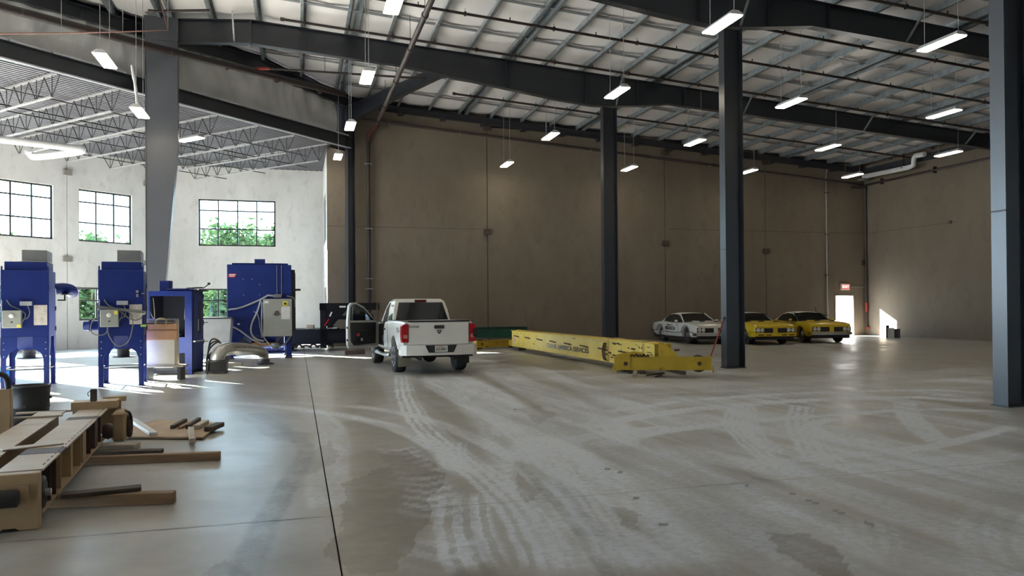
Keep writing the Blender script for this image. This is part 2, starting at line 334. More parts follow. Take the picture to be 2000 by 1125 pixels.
def floor_material():
    m = bpy.data.materials.new('floor_concrete'); m.use_nodes = True; nt = m.node_tree; b = nt.nodes['Principled BSDF']
    g = nt.nodes.new('ShaderNodeNewGeometry'); co = g.outputs['Position']
    at = nt.nodes.new('ShaderNodeAttribute'); at.attribute_name = 'marks'; sp = nt.nodes.new('ShaderNodeSeparateColor'); nt.links.new(at.outputs['Color'], sp.inputs[0])
    base = _ramp(nt, _noise(nt, co, 1.6, 7, .65), (0.245, 0.228, 0.190), (0.345, 0.328, 0.285), .3, .7)
    def mixc(fac, a, colr):
        x = nt.nodes.new('ShaderNodeMix'); x.data_type = 'RGBA'; nt.links.new(fac, x.inputs[0]); nt.links.new(a, x.inputs[6]); x.inputs[7].default_value = (*colr, 1); return x.outputs[2]
    def fm(fac, k, grain):
        n = _ramp(nt, _noise(nt, co, grain, 5, .7), (.55, .55, .55), (1.1, 1.1, 1.1), .35, .65)
        a = nt.nodes.new('ShaderNodeMath'); a.operation = 'MULTIPLY'; a.use_clamp = True; nt.links.new(fac, a.inputs[0]); nt.links.new(n, a.inputs[1])
        c = nt.nodes.new('ShaderNodeMath'); c.operation = 'MULTIPLY'; c.use_clamp = True; nt.links.new(a.outputs[0], c.inputs[0]); c.inputs[1].default_value = k; return c.outputs[0]
    c = mixc(fm(sp.outputs[2], .9, 3.0), base, (0.125, 0.102, 0.072))
    c = mixc(fm(sp.outputs[0], 1.0, 14.0), c, (0.58, 0.605, 0.63))
    c = mixc(fm(sp.outputs[1], .7, 20.0), c, (0.085, 0.078, 0.068))
    nt.links.new(c, b.inputs['Base Color'])
    rr = nt.nodes.new('ShaderNodeMapRange'); nt.links.new(_noise(nt, co, .9, 4), rr.inputs[0]); rr.inputs[3].default_value = .25; rr.inputs[4].default_value = .38
    r2 = nt.nodes.new('ShaderNodeMath'); r2.operation = 'MULTIPLY_ADD'; nt.links.new(sp.outputs[0], r2.inputs[0]); r2.inputs[1].default_value = .22; nt.links.new(rr.outputs[0], r2.inputs[2])
    nt.links.new(r2.outputs[0], b.inputs['Roughness']); b.inputs['Specular IOR Level'].default_value = .34
    bp = nt.nodes.new('ShaderNodeBump'); bp.inputs['Strength'].default_value = .16; bp.inputs['Distance'].default_value = .02
    mp = nt.nodes.new('ShaderNodeMapping'); mp.inputs['Scale'].default_value = (.35, 1.6, 1); nt.links.new(co, mp.inputs[0])
    nt.links.new(_noise(nt, mp.outputs[0], 1.3, 4, .6), bp.inputs['Height']); nt.links.new(bp.outputs[0], b.inputs['Normal'])
    return m
M['floor'] = floor_material()
fl = MB().box(-31, XR+.3, -13, YW+.2, -.24, -.03).build('floor', M['seam']); tag(fl, kind='structure')
def slab(x0, x1, y0, y1):
    angs = np.radians(np.concatenate([np.arange(-180, -22, 6.), np.arange(-22, 54, .11), np.arange(54, 180, 6.)]))
    rad = [1.5, 3.0, 4.2]
    while rad[-1] < 62: rad.append(rad[-1]*1.0095 if rad[-1] < 44 else rad[-1]*1.15)
    rad = np.array(rad); n = len(angs); k = len(rad)
    X = np.outer(rad, np.sin(angs)); Y = np.outer(rad, np.cos(angs))
    i = np.arange(k-1)[:, None]*n; j = np.arange(n)[None, :]; j2 = (j+1) % n
    F = np.stack([i+j, i+n+j, i+n+j2, i+j2], -1).reshape(-1, 4)
    # drop faces wholly outside the slab, then clip the border
    fx = X.ravel()[F]; fy = Y.ravel()[F]
    keep = (fx.max(1) > x0) & (fx.min(1) < x1) & (fy.max(1) > y0) & (fy.min(1) < y1); F = F[keep]
    border = (fx[keep].min(1) < x0) | (fx[keep].max(1) > x1) | (fy[keep].min(1) < y0) | (fy[keep].max(1) > y1)
    V = np.stack([X.ravel(), Y.ravel(), np.zeros(X.size)], -1)
    V = np.vstack([V, [[0, 0, 0]]]); cen = len(V)-1
    inner = [(cen, (a+1) % n, a) for a in range(n)]
    used = np.unique(F); remap = -np.ones(len(V), int)
    bF = F[border]; gF = F[~border]
    bm = bmesh.new(); mp = {}
    def vv(q):
        if q not in mp: mp[q] = bm.verts.new(V[q])
        return mp[q]
    for f in bF.tolist(): bm.faces.new([vv(q) for q in f])
    if x0 < 0 < x1 and y0 < 0 < y1 or True:
        for f in inner:
            px = [V[q][0] for q in f]; py = [V[q][1] for q in f]
            if max(px) > x0 and min(px) < x1 and max(py) > y0 and min(py) < y1: bm.faces.new([vv(q) for q in f])
    for co, no in (((x0, 0, 0), (-1, 0, 0)), ((x1, 0, 0), (1, 0, 0)), ((0, y0, 0), (0, -1, 0)), ((0, y1, 0), (0, 1, 0))):
        bmesh.ops.bisect_plane(bm, geom=bm.verts[:]+bm.edges[:]+bm.faces[:], plane_co=co, plane_no=no, clear_outer=True)
    bm.verts.index_update(); bv = np.array([v.co[:] for v in bm.verts]).reshape(-1, 3); bf = [[v.index for v in f.verts] for f in bm.faces]; bm.free()
    u, inv = np.unique(gF, return_inverse=True); gv = V[u]; gf = inv.reshape(gF.shape)
    vs = np.vstack([gv, bv]); o = len(gv)
    # slab edge skirt
    e = MB().box(x0, x1, y0, y1, -.03, -.004); ev = np.array(e.v); fs = gf.tolist() + [[q+o for q in f] for f in bf] + [[q+len(vs) for q in f] for f in e.f if f != (4,5,6,7)]
    vs = np.vstack([vs, ev])
    me = bpy.data.meshes.new('slab'); me.from_pydata(vs.tolist(), [], fs); me.materials.append(M['floor'])
    d, k2, w = floor_marks(vs[:, 0], vs[:, 1])
    at = me.color_attributes.new('marks', 'FLOAT_COLOR', 'POINT'); at.data.foreach_set('color', np.stack([d, k2, w, np.ones_like(d)], -1).astype(np.float32).ravel())
    return link('slab', me, fl)
JX, JY, JG = .26, 6.2, .006
slab(-31, JX-JG, -13, JY-JG); slab(JX+JG, XR+.2, -13, JY-JG); slab(-31, JX-JG, JY+JG, YW+.1); slab(JX+JG, XR+.2, JY+JG, YW+.1)

# ---- walls of tilt-up concrete panels
def panel(parent, p0, d, t0, t1, z0, z1, n, th, m, holes=(), name='concrete_panel'):
    """panel along direction d from t0 to t1, inside face through p0, pushed th along n; rectangular holes (t0,t1,z0,z1)"""
    ts = sorted({t0, t1, *[h[0] for h in holes], *[h[1] for h in holes]}); zs = sorted({z0, z1, *[h[2] for h in holes], *[h[3] for h in holes]})
    mb = MB(); p0 = Vector(p0)
    def P(t, z, k): q = p0 + d*t + n*k; return (q.x, q.y, z)
    def solid(i, j):
        if not (0 <= i < len(ts)-1 and 0 <= j < len(zs)-1): return False
        a, b = (ts[i]+ts[i+1])/2, (zs[j]+zs[j+1])/2
        return not any(h[0] < a < h[1] and h[2] < b < h[3] for h in holes)
    for i in range(len(ts)-1):
        for j in range(len(zs)-1):
            if not solid(i, j): continue
            a, b, c, e = ts[i], ts[i+1], zs[j], zs[j+1]
            mb.add([P(a, c, 0), P(b, c, 0), P(b, e, 0), P(a, e, 0)], [(0, 1, 2, 3)]); mb.add([P(a, c, th), P(b, c, th), P(b, e, th), P(a, e, th)], [(3, 2, 1, 0)])
            if not solid(i-1, j): mb.add([P(a, c, 0), P(a, e, 0), P(a, e, th), P(a, c, th)], [(0, 1, 2, 3)])
            if not solid(i+1, j): mb.add([P(b, c, 0), P(b, e, 0), P(b, e, th), P(b, c, th)], [(3, 2, 1, 0)])
            if not solid(i, j-1): mb.add([P(a, c, 0), P(b, c, 0), P(b, c, th), P(a, c, th)], [(3, 2, 1, 0)])
            if not solid(i, j+1): mb.add([P(a, e, 0), P(b, e, 0), P(b, e, th), P(a, e, th)], [(0, 1, 2, 3)])
    me = mb.mesh(name, m); bm = bmesh.new(); bm.from_mesh(me); bmesh.ops.remove_doubles(bm, verts=bm.verts, dist=.0005); bmesh.ops.recalc_face_normals(bm, faces=bm.faces); bm.to_mesh(me); bm.free()
    return link(name, me, parent)
def wall(name): return tag(bpy.data.objects.new(name, None), kind='structure')
EX = Vector((1, 0, 0)); EY = Vector((0, 1, 0))
def mkwall(name, backing):
    o = backing.build(name, M['seam']); return tag(o, kind='structure')
def plate(parent, c, d, n, w=.32, h=.2):            # steel connection box over a panel seam
    mb = MB(); c = Vector(c); q = c - n*.06; mb.bar(q - d*(w/2), q + d*(w/2), .12, h)
    return mb.build('connector_plate', M['rust'], parent)
# back wall
wb = mkwall('wall_back', MB().box(XJ+.02, 27.3, YB+.05, YB+.2, 0, 10.2).box(28.8, XR, YB+.05, YB+.2, 0, 9))
SB = [XJ, 8.5, 17.55, 23.28, XR]
DOOR = (27.51, 28.61, 0, 2.12)
for i in range(4):
    panel(wb, (0, YB, 0), EX, SB[i]+(.015 if i else 0), SB[i+1]-(.015 if i < 3 else -.25), 0, zr(SB[i+1])+.24, EY, .25, M['conc_brown'], [DOOR] if i == 3 else [])
for x, zs in ((8.5, (9.95, 5.14)), (17.55, (9.25, 4.76)), (23.28, (9.02, 4.45))):
    for z in zs: plate(wb, (x, YB, z), EX, EY, .36, .24)
plate(wb, (XR-.12, YB, 3.9), EX, EY, .24, .26)
MB().box(XJ, 8.2, YB-.006, YB, 5.25, 5.265).build('joint_line', M['seam'], wb); MB().box(17.7, XR, YB-.006, YB, 5.46, 5.475).build('joint_line', M['seam'], wb)
# right wall
wr = mkwall('wall_right', MB().box(XR+.05, XR+.2, -12, YB, 0, 8.5))
for a, b in ((-12, 1), (1, 13), (13, 25.2), (25.2, YB)): panel(wr, (XR, 0, 0), EY, a+.015, b-(0 if b == YB else .015), 0, zr(XR)+.25, EX, .25, M['conc_brown'])
MB().box(XR-.006, XR, 28.1, YB, 5.44, 5.455).build('joint_line', M['seam'], wr)
for px, py in ((1732,488),(1732,394),(1885,366),(1885,475),(1886,565),(1734,572)):
    q = atx(px, py, XR); MB().cbox(XR-.004, q.y, q.z, .008, .16, .26).build('patch_mark', mat('patch', (.16, .145, .12), .9), wr)
q = atx(1857, 434, XR); MB().cbox(XR-.03, q.y, q.z, .06, .14, .14).build('junction_box', M['rust'], wr)
# window walls of the low bay
TOPA = 8.75
UP = (4.65, 6.92); LO = (1.21, 2.65)
wins = []
wa = mkwall('wall_left', MB().add([], []).prism([(0, 0), (.01, 0), (.01, .01)], 0, .01))
seams = [3.25, -.43, -4.1]
while seams[-1] > -29: seams.append(seams[-1]-3.68)
panel(wa, A0, AD, 3.265, TA_END+.1, 0, TOPA, AN, .25, M['conc_light'])
for i in range(len(seams)-1):
    b, a = seams[i], seams[i+1]
    w0, w1 = {0: (.07, 2.5), 1: (-3.43, -1.0)}.get(i, (a+.3, a+3.38))
    added_dock = i >= 2                                    # unseen door openings and taller windows, added to bring in more daylight
    panel(wa, A0, AD, a+.012, b-.012, 0, TOPA, AN, .25, M['conc_light'], [(w0, w1, 4.6, 8.25) if added_dock else (w0, w1, *UP), (w0, w1, 0, 4.4) if added_dock else (w0, w1, *LO)])
    MB().add([tuple(A0+AD*(a-.1)+AN*.12), tuple(A0+AD*(a+.1)+AN*.12), tuple(A0+AD*(a+.1)+AN*.12+Vector((0,0,TOPA))), tuple(A0+AD*(a-.1)+AN*.12+Vector((0,0,TOPA)))], [(0,1,2,3)]).build('seam_filler', M['seam'], wa)
    wins += [(A0, AD, AN, w0, w1, (4.6, 8.25) if added_dock else UP, 1)] + ([] if added_dock else [(A0, AD, AN, w0, w1, LO, 0)])
M['plate_grey'] = mat('plate_grey', (.20, .185, .165), .7)
for t in (-.43, 3.25):
    for z in (7.54, 3.84):
        o = plate(wa, A0+AD*t+Vector((0, 0, z)), AD, AN, .34, .22); o.data.materials[0] = M['plate_grey']
ws = mkwall('wall_side', MB().prism([(0, 0), (.01, 0), (.01, .01)], -31.2, -31.19, 'x')); panel(ws, (-31, 0, 0), EY, -13, 24, 0, 11, -EX, .25, M['conc_light'], [(y, y+4.2, 0, 4.8) for y in (-11, -5.8, -.6, 4.6, 9.8)])   # unseen door openings, added to send daylight onto the tapered column
wf = mkwall('wall_front', MB().box(0, XR+.3, -13.2, -13.1, 0, 8.4))
panel(wf, (0, -13, 0), EX, -31.3, XR+.3, 0, 11.5, -EY, .25, M['conc_brown'])
wbb = mkwall('wall_window', MB().prism([(0, 0), (.01, 0), (.01, .01)], 39.4, 39.41))
UPB = (4.73, 7.0); xb0, xb1 = -4.55, -1.0
panel(wbb, (0, YW, 0), EX, -6.25, XJ+.25, 0, TOPA, EY, .25, M['conc_light'], [(xb0, xb1, *UPB), (xb0, xb1, *LO)])
wins += [(Vector((0, YW, 0)), EX, EY, xb0, xb1, UPB, 2), (Vector((0, YW, 0)), EX, EY, xb0, xb1, LO, 0)]
wc = mkwall('wall_jog', MB().prism([(0, 0), (.01, 0), (.01, .01)], 34.4, 34.41))
panel(wc, (XJ, 0, 0), EY, YB+.25, YW, 0, 10.9, EX, .25, M['conc_light'], [(35.4, 38.3, *UPB), (35.4, 38.3, *LO)])
winC = [(Vector((XJ, 0, 0)), EY, EX, 35.4, 38.3, UPB, 3), (Vector((XJ, 0, 0)), EY, EX, 35.4, 38.3, LO, 4)]
M['pane_dark'] = mat('shaded_view_pane', (.035, .045, .075), .12)  # opaque dark blue; the shade seen outside is put into the pane colour
def window(i, p0, d, n, t0, t1, zz, kind):
    z0, z1 = zz; root = bpy.data.objects.new('window_%d' % i, None); COL.objects.link(root); tag(root, kind='structure')
    p = Vector(p0)+d*((t0+t1)/2)+n*.12; p.z = 0; root.location = p; root.rotation_euler = (0, 0, math.atan2(d.y, d.x)); h = (t1-t0)/2
    f = MB(); b = .07
    f.box(-h, h, -.03, .03, z0, z0+b).box(-h, h, -.03, .03, z1-b, z1).box(-h, -h+b, -.03, .03, z0, z1).box(h-b, h, -.03, .03, z0, z1); f.build('window_frame', M['frame'], root)
    cols = 4 if (t1-t0) > 3 or kind == 3 else 3
    rows = [z0, z0+(z1-z0)*.365, z0+(z1-z0)*.76, z1] if zz[1] > 4 else [z0, z0+(z1-z0)*.6, z1]
    for k in range(1, cols): x = -h+2*h*k/cols; MB().box(x-.03, x+.03, -.028, .028, z0+b, z1-b).build('mullion', M['frame'], root)
    for z in rows[1:-1]: MB().box(-h+b, h-b, -.024, .024, z-.03, z+.03).build('transom', M['frame'], root)
    pm = M['pane_dark'] if kind in (3, 4) else M['pane']
    for k in range(cols):
        for r in range(len(rows)-1):
            x0, x1 = -h+2*h*k/cols, -h+2*h*(k+1)/cols; MB().box(x0+.015, x1-.015, -.004, .004, rows[r]+.015, rows[r+1]-.015).build('pane', pm, root)
for i, wdw in enumerate(wins+winC): window(i+1, *wdw)

# ---- main roof: insulation between galvanised purlins, bridging straps
_cx = [-31.3, -1.39, XR+.3]
ce = MB().add([(x, y, zr(x)+.36+dz) for dz in (0, .1) for y in (-13.3, YB+.3) for x in _cx], [(0,1,4,3),(1,2,5,4),(6,7,10,9),(7,8,11,10),(0,1,7,6),(1,2,8,7),(3,4,10,9),(4,5,11,10),(0,3,9,6),(2,5,11,8)]).build('ceiling', M['deck']); tag(ce, kind='structure')
_m = MB()
for a, b in ((-34, (-1.39-BP.x)/WD.x), ((-1.39-BP.x)/WD.x, .6)):
    p, q = BP+WD*a+WN*.3, BP+WD*b+WN*.3; _m.add([(p.x, p.y, zr(p.x)-.3), (q.x, q.y, zr(q.x)-.3), (q.x, q.y, zr(q.x)+.4), (p.x, p.y, zr(p.x)+.4)], [(0,1,2,3)])
p, q = BP-WD*.9+WN*.3, BP+WD*.7+WN*.3; _m.add([(p.x, p.y, 8.5), (q.x, q.y, 8.5), (q.x, q.y, 10.9), (p.x, p.y, 10.9)], [(0,1,2,3)])
_m.build('closure_strip', M['steel_dark'], ce)
MB().box(XJ-.1, 8.6, YB+.02, YB+.28, 10.2, 11.4).box(8.6, XR+.25, YB+.02, YB+.28, 8.8, 10.85).build('closure_strip', M['steel_dark'], ce)
MB().box(XR+.02, XR+.28, -13, YB+.2, 8.8, 9.4).build('closure_strip', M['steel_dark'], ce)
PX = [-1.14, .25, 1.75, 3.05, 4.42, 5.80, 7.25, 8.66, 10.11, 11.55]
while PX[-1] < XR-1.4: PX.append(PX[-1]+1.41)
while PX[0] > -29: PX.insert(0, PX[0]-1.41)
DBL = {i for i in range(len(PX)) if (i-PX.index(1.75)) % 4 == 0}
Y0R = -12.5
def yend(x): return min(YB+.05, ydiag(x)+.25)
STR = [13.4+2.65*k-2.65*5 for k in range(14)]; STR = [y for y in STR if y < 33.6]
def sheet(xa, xb):
    mb = MB(); nu, nv = 7, 68; vs = []
    for j in range(nv):
        for i in range(nu):
            u = i/(nu-1); x = xa+(xb-xa)*u; y1 = yend(x); y = Y0R+(y1-Y0R)*j/(nv-1)
            ph = ((y-13.4)/2.65) % 1.0
            vs.append((x, y, zr(x)+.27-.085*math.sin(PI*u)*(0.45+.55*math.sin(PI*ph)) + .012*random.uniform(-1, 1)))
    mb.add(vs, [(j*nu+i, j*nu+i+1, (j+1)*nu+i+1, (j+1)*nu+i) for j in range(nv-1) for i in range(nu-1)], True)
    return mb.build('insulation_panel', M['insul'], ce)
edges = PX + [XR]
for a, b in zip(edges[:-1], edges[1:]):
    if yend((a+b)/2) > Y0R+2: sheet(a, b)
def purlin(x, flip=1):
    y1 = yend(x); z = zr(x); h = .24; mb = MB()
    if y1 < Y0R+1: return
    mb.box(x-.006, x+.006, Y0R, y1, z, z+h); mb.box(min(x, x-.085*flip), max(x, x-.085*flip), Y0R, y1, z, z+.006); mb.box(min(x, x+.085*flip), max(x, x+.085*flip), Y0R, y1, z+h-.006, z+h)
    mb.box(x-.085*flip-.004, x-.085*flip+.004, Y0R, y1, z, z+.025)
    mb.build('purlin', M['galv'], ce)
for i, x in enumerate(PX):
    if i in DBL: purlin(x-.09, 1); purlin(x+.17, -1)
    else: purlin(x)
M['strap'] = mat('strap', (.25, .265, .275), .45, .4)
for y in STR:
    for a, b in zip(edges[:-1], edges[1:]):
        if a < -9 or y > yend(a)-.2: continue
        MB().add([(a+.02, y-.075, zr(a)+.12), (b-.1, y-.075, zr(b)+.12), (b-.1, y+.075, zr(b)+.12), (a+.02, y+.075, zr(a)+.12),
                  (a+.02, y-.075, zr(a)+.15), (b-.1, y-.075, zr(b)+.15), (b-.1, y+.075, zr(b)+.15), (a+.02, y+.075, zr(a)+.15)],
                 [(0,3,2,1),(4,5,6,7),(0,1,5,4),(1,2,6,5),(2,3,7,6),(3,0,4,7)]).build('bridging_strap', M['strap'], ce)

# ---- rigid frames
def iprof(mb, prof, y, fw, tf=.022, tw=.014):       # tapered I-beam in the x-z plane at y
    mb.prism([(x, a) for x, a, b in prof] + [(x, b) for x, a, b in reversed(prof)], y-tw/2, y+tw/2, 'y')
    for (x0, a0, b0), (x1, a1, b1) in zip(prof[:-1], prof[1:]):
        for z0, z1, s in ((a0, a1, 1), (b0, b1, -1)):
            mb.add([(x0, y-fw/2, z0), (x1, y-fw/2, z1), (x1, y+fw/2, z1), (x0, y+fw/2, z0), (x0, y-fw/2, z0+s*tf), (x1, y-fw/2, z1+s*tf), (x1, y+fw/2, z1+s*tf), (x0, y+fw/2, z0+s*tf)],
                   [(0,3,2,1),(4,5,6,7),(0,1,5,4),(1,2,6,5),(2,3,7,6),(3,0,4,7)])
    return mb
def smoothprof(keys, step=.6):
    out = []; P = bez([(x, a, b) for x, a, b in keys], 5); return [(p.x, p.y, p.z) for p in P]
RP = [(-1.39, 10.25, 11.02), (1.2, 10.07, zr(1.2)), (3.4, 9.93, zr(3.4)), (5.2, 9.68, zr(5.2)), (7.4, 9.38, zr(7.4)), (9.2, 9.14, zr(9.2)), (10.5, 9.02, zr(10.5)), (11.12, 9.03, zr(11.12)), (12.0, 9.1, zr(12)), (13.6, 9.28, zr(13.6)), (16, 9.14, zr(16)), (20, 8.88, zr(20)), (25, 8.58, zr(25)), (XR-.05, 8.33, zr(XR))]
COLX = 11.13; YF = [9.57, 17.75, 25.93]
def rafter(y, xl, label, stiff=(7.2, 10.2, 12.3, 14.2)):
    t = thing('roof_beam', label, 'roof beam', (0, y, 0))
    L = [(xl, RP[0][1]-.07*(-1.39-xl), zr(xl)), RP[0]]
    iprof(MB(), L, 0, .26).build('beam_segment', M['steel'], t); iprof(MB(), RP, 0, .26).build('beam_segment', M['steel'], t)
    sp = MB().box(-1.42, -1.36, -.14, .14, 10.2, 11.0); sp.build('splice_plate', M['steel'], t)
    for x in stiff:
        a = np.interp(x, [p[0] for p in RP], [p[1] for p in RP]); MB().box(x-.008, x+.008, -.12, .12, a+.02, zr(x)-.02).build('stiffener', M['steel'], t)
    for x in (-1.9, 11.42, 16.8, 22.4, 27.6):
        zb = np.interp(x, [p[0] for p in RP], [p[1] for p in RP]); MB().bar((x, -.75, zr(x)+.02), (x, -.02, zb+.02), .05, .05).build('flange_brace', M['galv'], t)
    return t
rafter(YF[2], -3.6, 'long dark steel roof beam sloping right from the big tapered column')
rafter(YF[1], -12.8, 'nearest dark steel roof beam crossing the top right of the view')
rafter(YF[0], -20.5, 'dark steel roof beam carried by the thick column at the right edge')
def hcol(name, label, loc, rz, w, fw, h, tf=.02, tw=.012, splice=None):
    t = thing(name, label, 'column', loc, rz)
    MB().box(-w/2, -w/2+tf, -fw/2, fw/2, 0, h).build('flange', M['steel'], t); MB().box(w/2-tf, w/2, -fw/2, fw/2, 0, h).build('flange', M['steel'], t)
    MB().box(-w/2+tf, w/2-tf, -tw/2, tw/2, 0, h).build('web', M['steel'], t)
    MB().box(-w/2-.02, w/2+.02, -fw/2-.02, fw/2+.02, 0, .02).build('base_plate', M['steel_dark'], t)
    if splice: MB().box(-w/2-.006, -w/2, -fw/2, fw/2, splice, splice+.03).build('seam_line', M['steel_dark'], t)
    return t
hcol('steel_column', 'thick dark steel column cut off by the right edge of the view', (COLX, YF[0], 0), 0, .55, .27, 9.0, splice=3.12)
hcol('steel_column', 'tall dark steel column right of the yellow crane girder with a red bar leaning on it', (COLX, YF[1], 0), 0, .55, .27, 9.0, splice=3.12)
hcol('steel_column', 'farther slim steel column standing behind the yellow crane girder', (COLX, YF[2], 0), 0, .55, .27, 9.0)
# tapered column at the corner of the tall bay
t = thing('tapered_column', 'wide grey tapered steel column behind the blue machines', 'column', (-4.05, YF[2], 0))
cl, top = -.47, 10.1
prof = [(0, -.12), (2.4, .09), (6.8, .47), (top, .47)]
MB().prism([(cl, 0)] + [(x, z) for z, x in prof] + [(cl, top)], -.13, -.115, 'y').build('web', M['steel_lit'], t)
MB().box(cl, cl+.02, -.15, .15, 0, top).build('flange', M['steel_lit'], t)
f = MB()
for (z0, x0), (z1, x1) in zip(prof[:-1], prof[1:]): f.add([(x0, -.15, z0), (x0, .15, z0), (x1, .15, z1), (x1, -.15, z1), (x0-.02, -.15, z0), (x0-.02, .15, z0), (x1-.02, .15, z1), (x1-.02, -.15, z1)], [(0,1,2,3),(7,6,5,4),(0,3,7,4),(1,5,6,2),(0,4,5,1),(3,2,6,7)])
f.build('flange', M['steel_lit'], t)
MB().box(cl-.02, .47+.02, -.15, .15, top, top+.75).build('knee_plate', M['steel_lit'], t); MB().box(cl-.03, 0, -.2, .2, 0, .02).build('base_plate', M['steel_dark'], t)
hcol('steel_column', 'slender grey steel column rising behind the white pickup', (BP.x, BP.y, 0), math.radians(20), .34, .3, 10.3)
# end frame beam along the back wall and edge beam along the right wall
t = thing('eave_beam', 'dark roof edge beam along the top of the back concrete wall', 'roof beam', (0, YB-.2, 0))
iprof(MB(), [(2.1, zr(2.1)-.28, zr(2.1)), (XR-.1, zr(XR-.1)-.28, zr(XR-.1))], 0, .18).build('beam_segment', M['steel_dark'], t)
for i, x in enumerate(np.arange(4.5, 28, 1.9)): MB().box(x-.12, x+.12, -.1, .16, zr(x)-.38, zr(x)-.24).build('bracket', M['steel_dark'], t)
t = thing('eave_beam', 'dark roof edge beam along the top of the right concrete wall', 'roof beam', (XR-.12, 0, 0))
MB().box(-.08, .08, -10, YB-.05, zr(XR)-.32, zr(XR)-.02).build('beam_segment', M['steel_dark'], t)
# beam carrying the low bay, roof edge beam and insulated curtain between them, all along the skewed line
def bz(t): return 8.58 + t*.0105
t = thing('bay_beam', 'dark skewed beam under the insulated curtain between tall hall and window bay', 'beam')
def diagI(a, b, zb, h, fw, off=0.0, m='steel'):
    mb = MB(); p = BP+WD*a+WN*off; q = BP+WD*b+WN*off
    for z, th in ((zb, .022), (None, .022)):
        pz = (zb(a) if z else zb(a)+h-th); qz = (zb(b) if z else zb(b)+h-th); mb.bar((p.x, p.y, pz+th/2), (q.x, q.y, qz+th/2), fw, th)
    mb.bar((p.x, p.y, zb(a)+h/2), (q.x, q.y, zb(b)+h/2), .014, h-.04); return mb
diagI(-27, -9.55, bz, .50, .24).build('beam_segment', M['steel'], t); diagI(-8.75, 0, bz, .50, .24).build('beam_segment', M['steel'], t)
for a in np.arange(-26.8, -.6, 1.16):
    if -10.6 < a < -8.6: continue
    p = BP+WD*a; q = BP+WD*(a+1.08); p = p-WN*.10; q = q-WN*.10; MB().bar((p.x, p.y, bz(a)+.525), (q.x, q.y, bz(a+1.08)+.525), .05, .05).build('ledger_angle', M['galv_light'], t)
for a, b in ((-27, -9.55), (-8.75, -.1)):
    p, q = BP+WD*a-WN*.13, BP+WD*b-WN*.13; MB().bar((p.x, p.y, bz(a)-.005), (q.x, q.y, bz(b)-.005), .05, .045).build('lit_flange_edge', M['galv_light'], t)  # pale strip added for the light caught along the bottom flange edge
t = thing('bay_beam', 'dark beam along the skewed upper edge of the tall roof above the curtain', 'beam')
def tz(a): p = BP+WD*a; return zr(p.x)-.42
XRG = (-1.39-BP.x)/WD.x
for a, b in ((-27, -9.6), (-8.8, XRG), (XRG, 0)): diagI(a, b, tz, .42, .22, .05).build('beam_segment', M['steel'], t)
M['curtain'].use_backface_culling = False
mb = MB(); na_, nz_ = 150, 14; vs = []
for i in range(na_):
    a = -27 + 26.25*i/(na_-1); p = BP+WD*a; z0 = bz(a)+.52; z1 = tz(a)+.02
    for j in range(nz_):
        u = j/(nz_-1); w = .10*(math.sin(a*2.1+u*3.0+math.sin(a*.9)*2)+.6*math.sin(a*4.7-u*5+1.3))*math.sin(PI*min(1, u*1.1))*(.25+u); w += .05*math.sin(a*9.3+2.2*math.sin(a*1.7)+u*4)*(.3+u); q = p+WN*(.11+w*.9)
        vs.append((q.x, q.y, z0+(z1-z0)*u))
mb.add(vs, [(i*nz_+j, (i+1)*nz_+j, (i+1)*nz_+j+1, i*nz_+j+1) for i in range(na_-1) for j in range(nz_-1)], True)
o = mb.build('insulation_curtain', M['curtain']); tag(o, 'grey wrinkled insulated curtain hanging above the skewed beam', 'curtain')
# short transfer beam from the slender column to the long roof beam
t = thing('transfer_beam', 'short grey beam from slender column to the long roof beam', 'roof beam', (BP.x, BP.y, 0), math.atan2(YF[2]-BP.y, 5.4-BP.x))
L = math.hypot(5.4-BP.x, YF[2]-BP.y); iprof(MB(), [(0, 9.62, 10.45), (1.2, 9.75, 10.42), (L*.6, 9.9, 10.36), (L-.2, 9.95, 10.3)], 0, .24).build('beam_segment', M['steel'], t)

# ---- low bay roof: ribbed deck on open web joists
cl2 = MB(); DZ = 8.56
S_MAX = 9.9
def tend(s):                                          # how far the rib at distance s from the skewed line runs
    p = BP + AN*s; t1 = (XJ - p.x)/AD.x; t2 = (YW - p.y)/AD.y; return min(t1, t2)
s = -.1
while s < S_MAX:
    for (ds, z0, z1) in ((.0, 0, 0), (.09, 0, .075), (.11, .075, .075), (.17, .075, 0)):
        ds2 = {0.0: .09, .09: .11, .11: .17, .17: .19}[ds]
        a0, a1 = -29.0, tend(s+ds); p0 = BP+AN*(s+ds); p1 = BP+AN*(s+ds2); b1 = tend(s+ds2)
        cl2.add([(*(p0+AD*a0).xy, DZ+z0), (*(p0+AD*a1).xy, DZ+z0), (*(p1+AD*b1).xy, DZ+z1), (*(p1+AD*a0).xy, DZ+z1)], [(0, 1, 2, 3)])
    s += .19
lowc = cl2.build('ceiling_low_bay', M['deck']); tag(lowc, kind='structure')
roof2 = MB().prism([(XJ+.2, 32.8), (XJ+.2, YW+.2), (-6.3, YW+.2), tuple((A0+AD*TA_END+AN*.25).xy), tuple((A0-AD*31+AN*.25).xy), tuple((BP-WD*36).xy)], 8.75, 8.9, 'z').build('ceiling_low_bay_top', M['deck']); tag(roof2, kind='structure')
